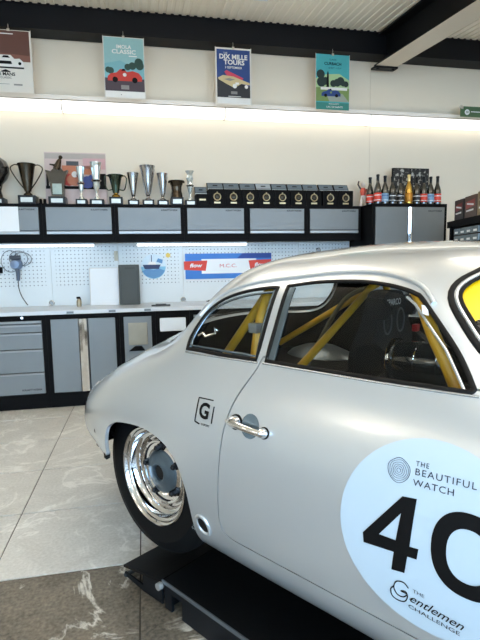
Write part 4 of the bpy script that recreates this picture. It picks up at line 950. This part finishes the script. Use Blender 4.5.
# medal boxes with open lids
BOXM = M('black_leatherette', (4, 4, 5), .6, bump=.1, bscale=150, spec=.12)
LINING = M('grey_satin_lining', (92, 106, 116), .45, var=.1)
STEEL_L = M('pale_lid_edge', (180, 190, 196), .4)
mblabs = ['open medal box directly beside the smallest box', 'second medal box along from the smallest box', 'third medal box along from the smallest box', 'open medal box with the paler lid lining', 'middle open medal box, next after the pale-lined one', 'open medal box third from the little red and white figurine end, counted before two more', 'third medal box from the figurine end of the row', 'second medal box from the figurine end of the row', 'open medal box next to the red and white figurine']
mblabs[5] = 'fourth medal box from the figurine end of the row'
def medal_box(x, w, hb, lidh, lab, small=False):
    t = thing('medal_box', lab, 'box', (x, 4.905, TZ), 0, 'open medal boxes on the wall cabinets')
    MB().box((-w/2, 0, 0), (w/2, .16, hb), bev=.003).build('box', BOXM, t)
    lm = MB(); sk = .03
    lm.add([(-w/2, .10, hb), (w/2, .10, hb), (w/2, .165, hb+lidh), (-w/2, .165, hb+lidh), (-w/2, .115, hb-.004), (w/2, .115, hb-.004), (w/2, .185, hb+lidh-.004), (-w/2, .185, hb+lidh-.004)],
           [(0, 1, 2, 3), (7, 6, 5, 4), (0, 4, 5, 1), (1, 5, 6, 2), (2, 6, 7, 3), (3, 7, 4, 0)])
    lid = lm.build('lid', BOXM, t)
    li = LINING if 'paler' not in lab else M('pale_satin_lining', (150, 160, 168), .45, var=.1)
    def q(u, v, o=.002): return (u*w/2, .10+.065*v-o, hb+lidh*v+o*.5)
    MB().add([q(-.93, .30), q(.93, .30), q(.93, .94), q(-.93, .94)], [(0, 1, 2, 3)]).build('lining', li, lid)
    MB().add([q(-.95, .05), q(.95, .05), q(.95, .24), q(-.95, .24)], [(0, 1, 2, 3)]).build('lid_edge', STEEL_L, lid)
    lt = MB(); lt.add([q(a*.55, .55+b_*2.2, .004) for a, b_ in [(-.6, 0), (.6, 0), (.5, .06), (-.5, .06)]], [(0, 1, 2, 3)]); lt.build('lid_print', INK, lid)
    if not small:
        MB().tube([(.034*math.cos(a), -.004, .088+.034*math.sin(a)) for a in [2*math.pi*k/24 for k in range(24)]], .006, 8, closed=True).build('wreath', GOLD_M, t)
        MB().lathe([(0, 0), (.022, 0), (.018, .006), (0, .008)], 20, mat=Matrix.Translation((0, -.002, .088)) @ Matrix.Rotation(math.pi/2, 4, 'X')).build('medal', M('dark_medal', (58, 54, 46), .3, metal=.8), t)
        MB().tube([(0, -.004, .122), (0, -.004, .136)], .007, 8).build('ring_loop', GOLD_M, t)
    MB().box((-.032, -.004, .022 if not small else .05), (.032, -.0002, .038 if not small else .066)).build('name_plate', GOLD_M, t)
GOLD_M = M('pale_gold', (178, 164, 132), .3, metal=.7)
mxs = [.767, .935, 1.108, 1.279, 1.451, 1.625, 1.797, 1.978, 2.152]
for x, lb in zip(mxs, mblabs): medal_box(x, .168, .165, .085, lb)
medal_box(.6175, .127, .115, .092, 'smallest open medal box beside the slim silver vase trophy', True)
# figurine
t = thing('figurine', 'small red and white jointed figurine beside the medal boxes', 'figurine', (2.335, 4.80, 1.8855))
t.location = (2.357, 4.92, 1.8855)
MB().tube([(-.03, 0, 0), (-.02, 0, .07), (-.005, 0, .13)], [.016, .014, .016], 10).tube([(.035, 0, 0), (.022, 0, .07), (.008, 0, .13)], [.016, .014, .016], 10).build('legs', M('figurine_white', (224, 214, 206), .4), t)
MB().tube([(0, 0, .12), (0, 0, .17), (0, 0, .20)], [.026, .034, .022], 12).build('torso', M('figurine_red', (206, 84, 66), .4), t)
MB().lathe([(0, -.026), (.018, -.018), (.026, 0), (.018, .018), (0, .026)], 14, mat=Matrix.Translation((0, 0, .236))).build('head', M('figurine_white', 0), t)
MB().tube([(-.03, 0, .19), (-.06, 0, .235), (-.05, 0, .27)], .009, 8).tube([(.03, 0, .19), (.055, 0, .15), (.06, 0, .10)], .009, 8).build('arms', M('figurine_dark', (70, 60, 58), .5), t)

# ================================================================== BOTTLES
BG = M('dark_bottle_glass', (14, 20, 16), .08, coat=1., spec=.8)
FOIL = M('black_foil', (18, 18, 20), .3, metal=.5)
LR, LB_, LD = M('red_label', (212, 62, 44), .5), M('pale_blue_label', (120, 156, 190), .5), M('black_label', (26, 30, 36), .5)
GOLDB = M('gold_bottle', (206, 164, 78), .22, metal=.8, var=.12, vscale=20)
def bottle(x, y, H, lm, lab, gold=False):
    t = thing('bottle', lab, 'bottle', (x, y, 1.8855), random.uniform(-.2, .2), 'bottles on the tall cabinet'); k = H/.30
    pr = [(0, .004), (.034, 0), (.041, .006), (.0425, .02), (.0425, .125), (.040, .15), (.030, .185), (.018, .215), (.0145, .235), (.0135, .27)]
    pr = [(r*.91, z*k) for r, z in pr]
    MB().lathe(pr, 24).build('glass', GOLDB if gold else BG, t)
    MB().lathe([(.0148, .232*k), (.0150, .275*k), (.0175, .279*k), (.0175, .290*k), (.015, .296*k), (.0, .298*k)], 20).build('foil_cap', M('gold_foil', (226, 202, 140), .3, metal=.7) if gold else FOIL, t)
    arc = lambda z0, z1, r, m, nm, p=t: MB().lathe([(r, z0), (r+.0006, z0+.001), (r+.0006, z1-.001), (r, z1)], 24).build(nm, m, p)
    lbm = arc(.03*k, .115*k, .0390, lm if not gold else M('amber_label', (190, 130, 44), .4, metal=.4), 'label')
    if not gold:
        arc(.042*k, .048*k, .0396, WHITE, 'label_stripe', lbm); arc(.088*k, .096*k, .0396, WHITE if lm is not LB_ else M('deep_blue_print', (60, 96, 150), .5), 'label_stripe', lbm)
bs_ = [(2.385, 4.815, .298, LR, 'red-labelled bottle half hidden beside the figurine'), (2.424, 4.72, .312, LR, 'red-labelled bottle in front of the half hidden one'), (2.505, 4.72, .300, LB_, 'blue-labelled bottle next to the red-labelled pair'),
       (2.590, 4.72, .296, LD, 'black-labelled bottle next to the blue-labelled one by the red pair'), (2.682, 4.72, .290, LD, 'black-labelled bottle directly beside the gold bottle and the framed picture edge'), (2.778, 4.72, .315, LD, 'gold champagne bottle among the dark bottles'),
       (2.868, 4.72, .292, LD, 'black-labelled bottle between the gold bottle and a red-labelled one'), (2.950, 4.72, .298, LR, 'red-labelled bottle in front of the splattered picture'), (3.030, 4.72, .300, LB_, 'blue-labelled bottle between two red-labelled ones'), (3.112, 4.72, .306, LR, 'red-labelled bottle at the very edge of the cabinet top')]
for i, (x, y, H, lm, lb) in enumerate(bs_): bottle(x, y, H, lm, lb, i == 5)
# splattered picture behind the bottles
t = thing('black_picture', 'black picture with white splatter behind the bottles', 'picture', (2.945, 4.97, 1.8855))
spm = bpy.data.materials.new('white_splatter'); spm.use_nodes = True; nt = spm.node_tree; bs = nt.nodes['Principled BSDF']
n1 = nt.nodes.new('ShaderNodeTexNoise'); n1.inputs['Scale'].default_value = 24; n1.inputs['Detail'].default_value = 5; tc = nt.nodes.new('ShaderNodeTexCoord'); nt.links.new(tc.outputs['Object'], n1.inputs[0])
r_ = nt.nodes.new('ShaderNodeMapRange'); r_.inputs[1].default_value = .52; r_.inputs[2].default_value = .62; nt.links.new(n1.outputs['Fac'], r_.inputs[0])
mx = nt.nodes.new('ShaderNodeMix'); mx.data_type = 'RGBA'; mx.inputs[6].default_value = (*lin((20, 20, 22)), 1); mx.inputs[7].default_value = (*lin((176, 174, 168)), 1); nt.links.new(r_.outputs[0], mx.inputs[0]); nt.links.new(mx.outputs[2], bs.inputs['Base Color'])
MB().box((-.215, 0, 0), (.215, .02, .425), bev=.003).build('panel', spm, t)
MB().box((-.219, -.003, -.0), (-.213, .022, .428)).box((.213, -.003, 0), (.219, .022, .428)).box((-.213, -.003, .420), (.213, .022, .428)).box((-.004, -.002, .0), (.004, 0, .42)).build('frame', BLACK, t)

# ================================================================== SHELF UNIT ON THE OTHER SIDE
rz = math.atan2(-.970, -.243)
t = thing('shelf_unit', 'black shelving unit with a small-parts cabinet near the tall cabinet', 'shelving', (2.95, 4.30, 0), rz)
MB().box((0, 0, 1.610), (1.7, .45, 1.672), bev=.004).build('shelf_board', BLACK, t)
for x_ in (.02, 1.62):
    for y_ in (.02, .39): MB().box((x_, y_, .004), (x_+.05, y_+.05, 1.609)).build('post', BLACK, t)
MB().box((0, 0, .85), (1.7, .45, .90), bev=.004).build('shelf_board', BLACK, t)
t2 = thing('parts_cabinet', 'dark cabinet of small clear drawers on the shelving', 'cabinet', tuple((Matrix.Translation((2.95, 4.30, 0)) @ Matrix.Rotation(rz, 4, 'Z')) @ Vector((.10, .03, .9005))), rz)
MB().box((0, .01, 0), (.56, .38, .705), bev=.004).build('carcass', BLACK, t2)
CL = M('clear_grey_drawer', (120, 134, 142), .2, coat=.6, var=.1)
LBX = M('white_drawer_label', (226, 230, 232), .5)
for r_ in range(10):
    for c_ in range(4):
        x_, z_ = .015+c_*.135, .015+r_*.069
        d = MB().box((x_, -.004, z_), (x_+.125, .0095, z_+.058), bev=.003).build('drawer', CL, t2)
        MB().box((x_+.03, -.007, z_+.012), (x_+.095, -.0042, z_+.030)).build('drawer_label', LBX, d)
mt0 = Matrix.Translation((2.95, 4.30, 0)) @ Matrix.Rotation(rz, 4, 'Z')
def pbox(u, w, h, d, lab, c1, c2):
    p = mt0 @ Vector((u, .02, 1.6725)); t = thing('product_box', lab, 'box', p, rz, 'boxes on the black shelving')
    MB().box((0, 0, 0), (w, d, h), bev=.003).build('carton', c1, t)
    pr = MB(); pr.add([(w*.12, -.0008, h*.42), (w*.88, -.0008, h*.50), (w*.88, -.0008, h*.82), (w*.12, -.0008, h*.74)], [(0, 1, 2, 3)], 0); pr.add([(w*.15, -.0012, h*.28), (w*.8, -.0012, h*.30), (w*.8, -.0012, h*.38), (w*.15, -.0012, h*.36)], [(0, 1, 2, 3)], 1)
    pr.add([(w*.2, -.0014, h*.62), (w*.8, -.0014, h*.52), (w*.8, -.0014, h*.60), (w*.2, -.0014, h*.70)], [(0, 1, 2, 3)], 1)
    pr.build('print', [c2, WHITE], t)
pbox(.13, .20, .185, .16, 'dark carton with a wine red panel on the shelving', M('dark_carton', (44, 38, 38), .5, var=.2), M('wine_print', (120, 44, 48), .5, var=.2))
pbox(.36, .235, .190, .16, 'lighter brown carton with a pale red panel on the shelving', M('brown_carton', (92, 76, 70), .5, var=.2), M('pale_red_print', (158, 82, 80), .5, var=.25))
pbox(.62, .22, .200, .16, 'plain tan carton at the near part of the shelving', M('tan_carton', (150, 132, 108), .6, var=.1), M('tan_print', (120, 100, 80), .5))

# ================================================================== ON THE PEGBOARD AND WORKTOP
BZ = .9065
PGY = 5.1335
# hanging polisher with its flex
t = thing('power_tool', 'blue grey polishing tool hanging from the perforated panel', 'power tool', (-1.215, 5.07, 1.30))
TB = M('tool_blue_grey', (112, 130, 158), .35, metal=.2, var=.1)
MB().lathe([(0, -.055), (.045, -.055), (.055, -.045), (.055, .0), (.045, .03), (.04, .05), (0, .055)], 24, mat=Matrix.Translation((0, 0, .03)) @ Matrix.Rotation(math.pi/2, 4, 'X')).build('head', TB, t)
MB().lathe([(0, 0), (.04, 0), (.042, .004), (.035, .012), (.015, .014), (0, .014)], 24, mat=Matrix.Translation((0, -.028, .03)) @ Matrix.Rotation(math.pi/2, 4, 'X')).build('pad', M('tool_navy', (58, 72, 112), .5), t)
MB().box((-.045, -.03, .075), (.045, .03, .115), bev=.01).build('motor_cap', M('tool_dark', (44, 50, 60), .5), t)
MB().tube([(.01, 0, -.01), (.015, 0, -.06), (.012, 0, -.13)], [.022, .018, .016], 12).build('grip', M('tool_grey', (84, 96, 116), .5), t)
FX = M('grey_flex', (92, 100, 106), .5)
MB().tube(spline([(.012, 0, -.13), (.015, -.01, -.20), (.035, -.01, -.28), (.075, -.02, -.35), (.09, -.02, -.372)], 6), .0045, 8).build('mains_flex', M('black_flex', (28, 30, 34), .5), t)
for cx_, cz_, ra, rb in ((.02, .085, .085, .075), (.055, .08, .085, .065), (-.055, .06, .085, .105)):
    MB().tube([(cx_+ra*math.cos(a), .035, cz_+rb*math.sin(a)) for a in [2*math.pi*k/32 for k in range(32)]], .0035, 6, closed=True).build('flex_coil', FX, t)
MB().tube([(.0, .062, .12), (.0, .02, .12), (.0, .01, .135)], .004, 6).build('hook', CHROME, t)
o = MB().box((-.022, -.02, -.03), (.022, .0, .03), bev=.006).tube([(0, -.02, -.01), (-.02, -.05, .0)], .008, 8).build('black_holder', BLACK, None, (-1.375, 5.1335, 1.275)); tag(o, 'small black tool holder beside the hanging power tool', 'holder')
def socket(x, z, lab):
    t = thing('cable_outlet', lab, 'outlet', (x, PGY, z), 0, 'round outlets on the perforated panels')
    mt_ = Matrix.Rotation(math.pi/2, 4, 'X')
    MB().lathe([(.026, 0), (.028, .006), (.022, .010), (.019, .008), (.019, .0005)], 24, mat=mt_).build('bezel', CHROME, t); MB().lathe([(0, .001), (.019, .001)], 24, mat=mt_).build('cover', M('outlet_grey', (150, 160, 166), .4), t)
socket(-.915, .935, 'round outlet near the spray bottle'); socket(.41, .930, 'round outlet near the blue banner'); socket(1.93, 1.435, 'round outlet behind the roof of the car')
t = thing('spray_bottle', 'small brass spray bottle standing on the worktop', 'bottle', (-.626, 4.93, BZ))
MB().lathe([(0, 0), (.022, 0), (.024, .006), (.024, .055), (.016, .07), (.011, .078)], 20).build('container', M('pale_brass', (170, 160, 138), .3, metal=.6), t)
MB().box((-.022, -.010, .078), (.014, .010, .098), bev=.004).tube([(.012, 0, .09), (.020, 0, .06)], .004, 6).build('trigger_head', BLACK, t)
t = thing('white_board', 'white blank board leaning on the perforated panel', 'board', (-.385, 5.015, BZ)); t.rotation_euler = (math.radians(-9), 0, 0)
MB().box((-.138, 0, 0), (.138, .008, .375), bev=.003).build('panel', M('white_board_face', (226, 232, 238), .3, var=.02), t)
MB().box((-.142, -.002, .0), (-.137, .010, .378)).box((.137, -.002, 0), (.142, .010, .378)).box((-.137, -.002, .374), (.137, .010, .379)).build('frame', LGREY, t)
t = thing('storage_case', 'dark grey flat case standing beside the white board', 'case', (-.137, 4.955, BZ)); t.rotation_euler = (math.radians(-5), 0, 0)
MB().box((-.102, 0, 0), (.102, .045, .405), bev=.014).build('shell', M('dark_grey_case', (66, 72, 72), .6, var=.1, bump=.2, bscale=150), t)
m_ = MB(); m_.text('CASE', .02, (.01, -.001, .37), bold=.01); MB().box((-.04, -.002, .358), (.06, -.0002, .378)).build('name_plate', M('case_plate', (52, 58, 58), .5), t); MB().box((-.085, -.003, .02), (-.075, -.0002, .34)).build('rib', M('case_plate', 0), t); MB().box((.075, -.003, .02), (.085, -.0002, .34)).build('rib', M('case_plate', 0), t)
o = MB().box((-.02, -.012, -.05), (.02, 0, .05), bev=.004).box((-.008, -.03, -.01), (.008, -.012, .05)).build('wall_bracket', M('pale_bracket', (196, 190, 172), .5), None, (-.262, 5.1335, 1.40)); tag(o, 'small pale bracket on the panel above the grey case', 'bracket')
# round boat sticker
t = thing('round_sticker', 'round blue boat sticker with a yellow sun on the panel', 'sticker', (.112, PGY-.0005, 1.285))
MB().lathe([(0, 0), (.128, 0), (.128, .002), (0, .002)], 48, smooth=False, mat=Matrix.Rotation(math.pi/2, 4, 'X')).build('disc', M('sticker_pale', (206, 222, 232), .4), t)
s = MB(); half = [(.127*math.cos(a), .127*math.sin(a)) for a in [math.pi+math.pi*k/24 for k in range(25)]]
L_ = lambda pts, mi, l: s.add([(a, -.0022-.0004*l, b_) for a, b_ in pts], [tuple(range(len(pts)))], mi)
L_([(a, min(b_, -.0)+.0) for a, b_ in half], 0, 1); L_([(-.118, -.045), (-.06, -.02), (0, -.035), (.06, -.02), (.118, -.045), (.075, -.10), (0, -.125), (-.075, -.10)], 1, 2)
L_([(-.11, .02), (.075, .02), (.055, -.025), (-.09, -.025)], 2, 3); L_([(-.06, .02), (.03, .02), (.02, .05), (-.045, .05)], 3, 4); L_([(-.022, .05), (-.014, .05), (-.014, .12), (-.022, .12)], 2, 4); L_([(.03, .05), (.09, .03), (.10, .07), (.05, .085)], 1, 4)
L_([(.155+.030*math.cos(2*math.pi*k/12)*(1 if k % 2 else .7), .115+.030*math.sin(2*math.pi*k/12)*(1 if k % 2 else .7)) for k in range(12)], 4, 1)
s.build('print', [PM('sea_blue', (128, 186, 214)), PM('mid_sea', (92, 142, 190)), PM('hull_navy', (34, 52, 92)), PM('white', 0), PM('sun_yellow', (226, 196, 96))], t)
# blue and red banner
t = thing('wall_banner', 'blue banner with red end tags and a white centre on the panel', 'banner', (.905, PGY-.0005, 1.145))
MB().box((-.462, -.004, 0), (.482, 0, .268), bev=.001).build('plate', M('banner_blue', (36, 112, 196), .4, var=.06), t)
w, h = 1., 1.
b = MB(); Lb = lambda pts, mi, l: b.add([(a, -.0046-.0005*l, c_) for a, c_ in pts], [tuple(range(len(pts)))], mi)
Lb([(-.288, .055), (.31, .055), (.31, .21), (-.288, .21)], 0, 1); Lb([(.10, .215), (.48, .215), (.48, .267), (.16, .267)], 3, 1)
Lb([(-.475, .10), (-.245, .085), (-.225, .195), (-.475, .188)], 1, 2); Lb([(.245, .09), (.478, .10), (.478, .20), (.225, .19)], 1, 2)
b.text('flow', .055, (-.352, -.0062, .142), 0, bold=.03, shear=.2, xs=1.3); b.text('flow', .055, (.352, -.0062, .142), 0, bold=.03, shear=.2, xs=1.3)
b.text('M.C.C.', .052, (.0, -.0062, .135), 2, bold=.0, xs=1.3)
b.build('print', [WHITE, PM('tag_red', (214, 62, 48)), PM('lettering_red', (206, 84, 90)), PM('deep_blue', (24, 66, 150))], t)
o = MB().box((-.07, -.006, 0), (.07, .006, .010), bev=.002).tube([(-.05, 0, .012), (.06, 0, .012)], .005, 8).build('hand_file', BLACK, None, (.72, 5.05, BZ+.0)); tag(o, 'thin black hand file lying on the worktop below the banner', 'tool')
o = MB().box((-.09, -.035, 0), (.09, .035, .012), bev=.003).box((-.05, -.02, .012), (.05, .02, .02)).build('tool_tray', M('dark_tray', (46, 50, 54), .5), None, (.16, 4.70, BZ)); tag(o, 'small dark tray lying on the worktop near the boat sticker', 'tray')
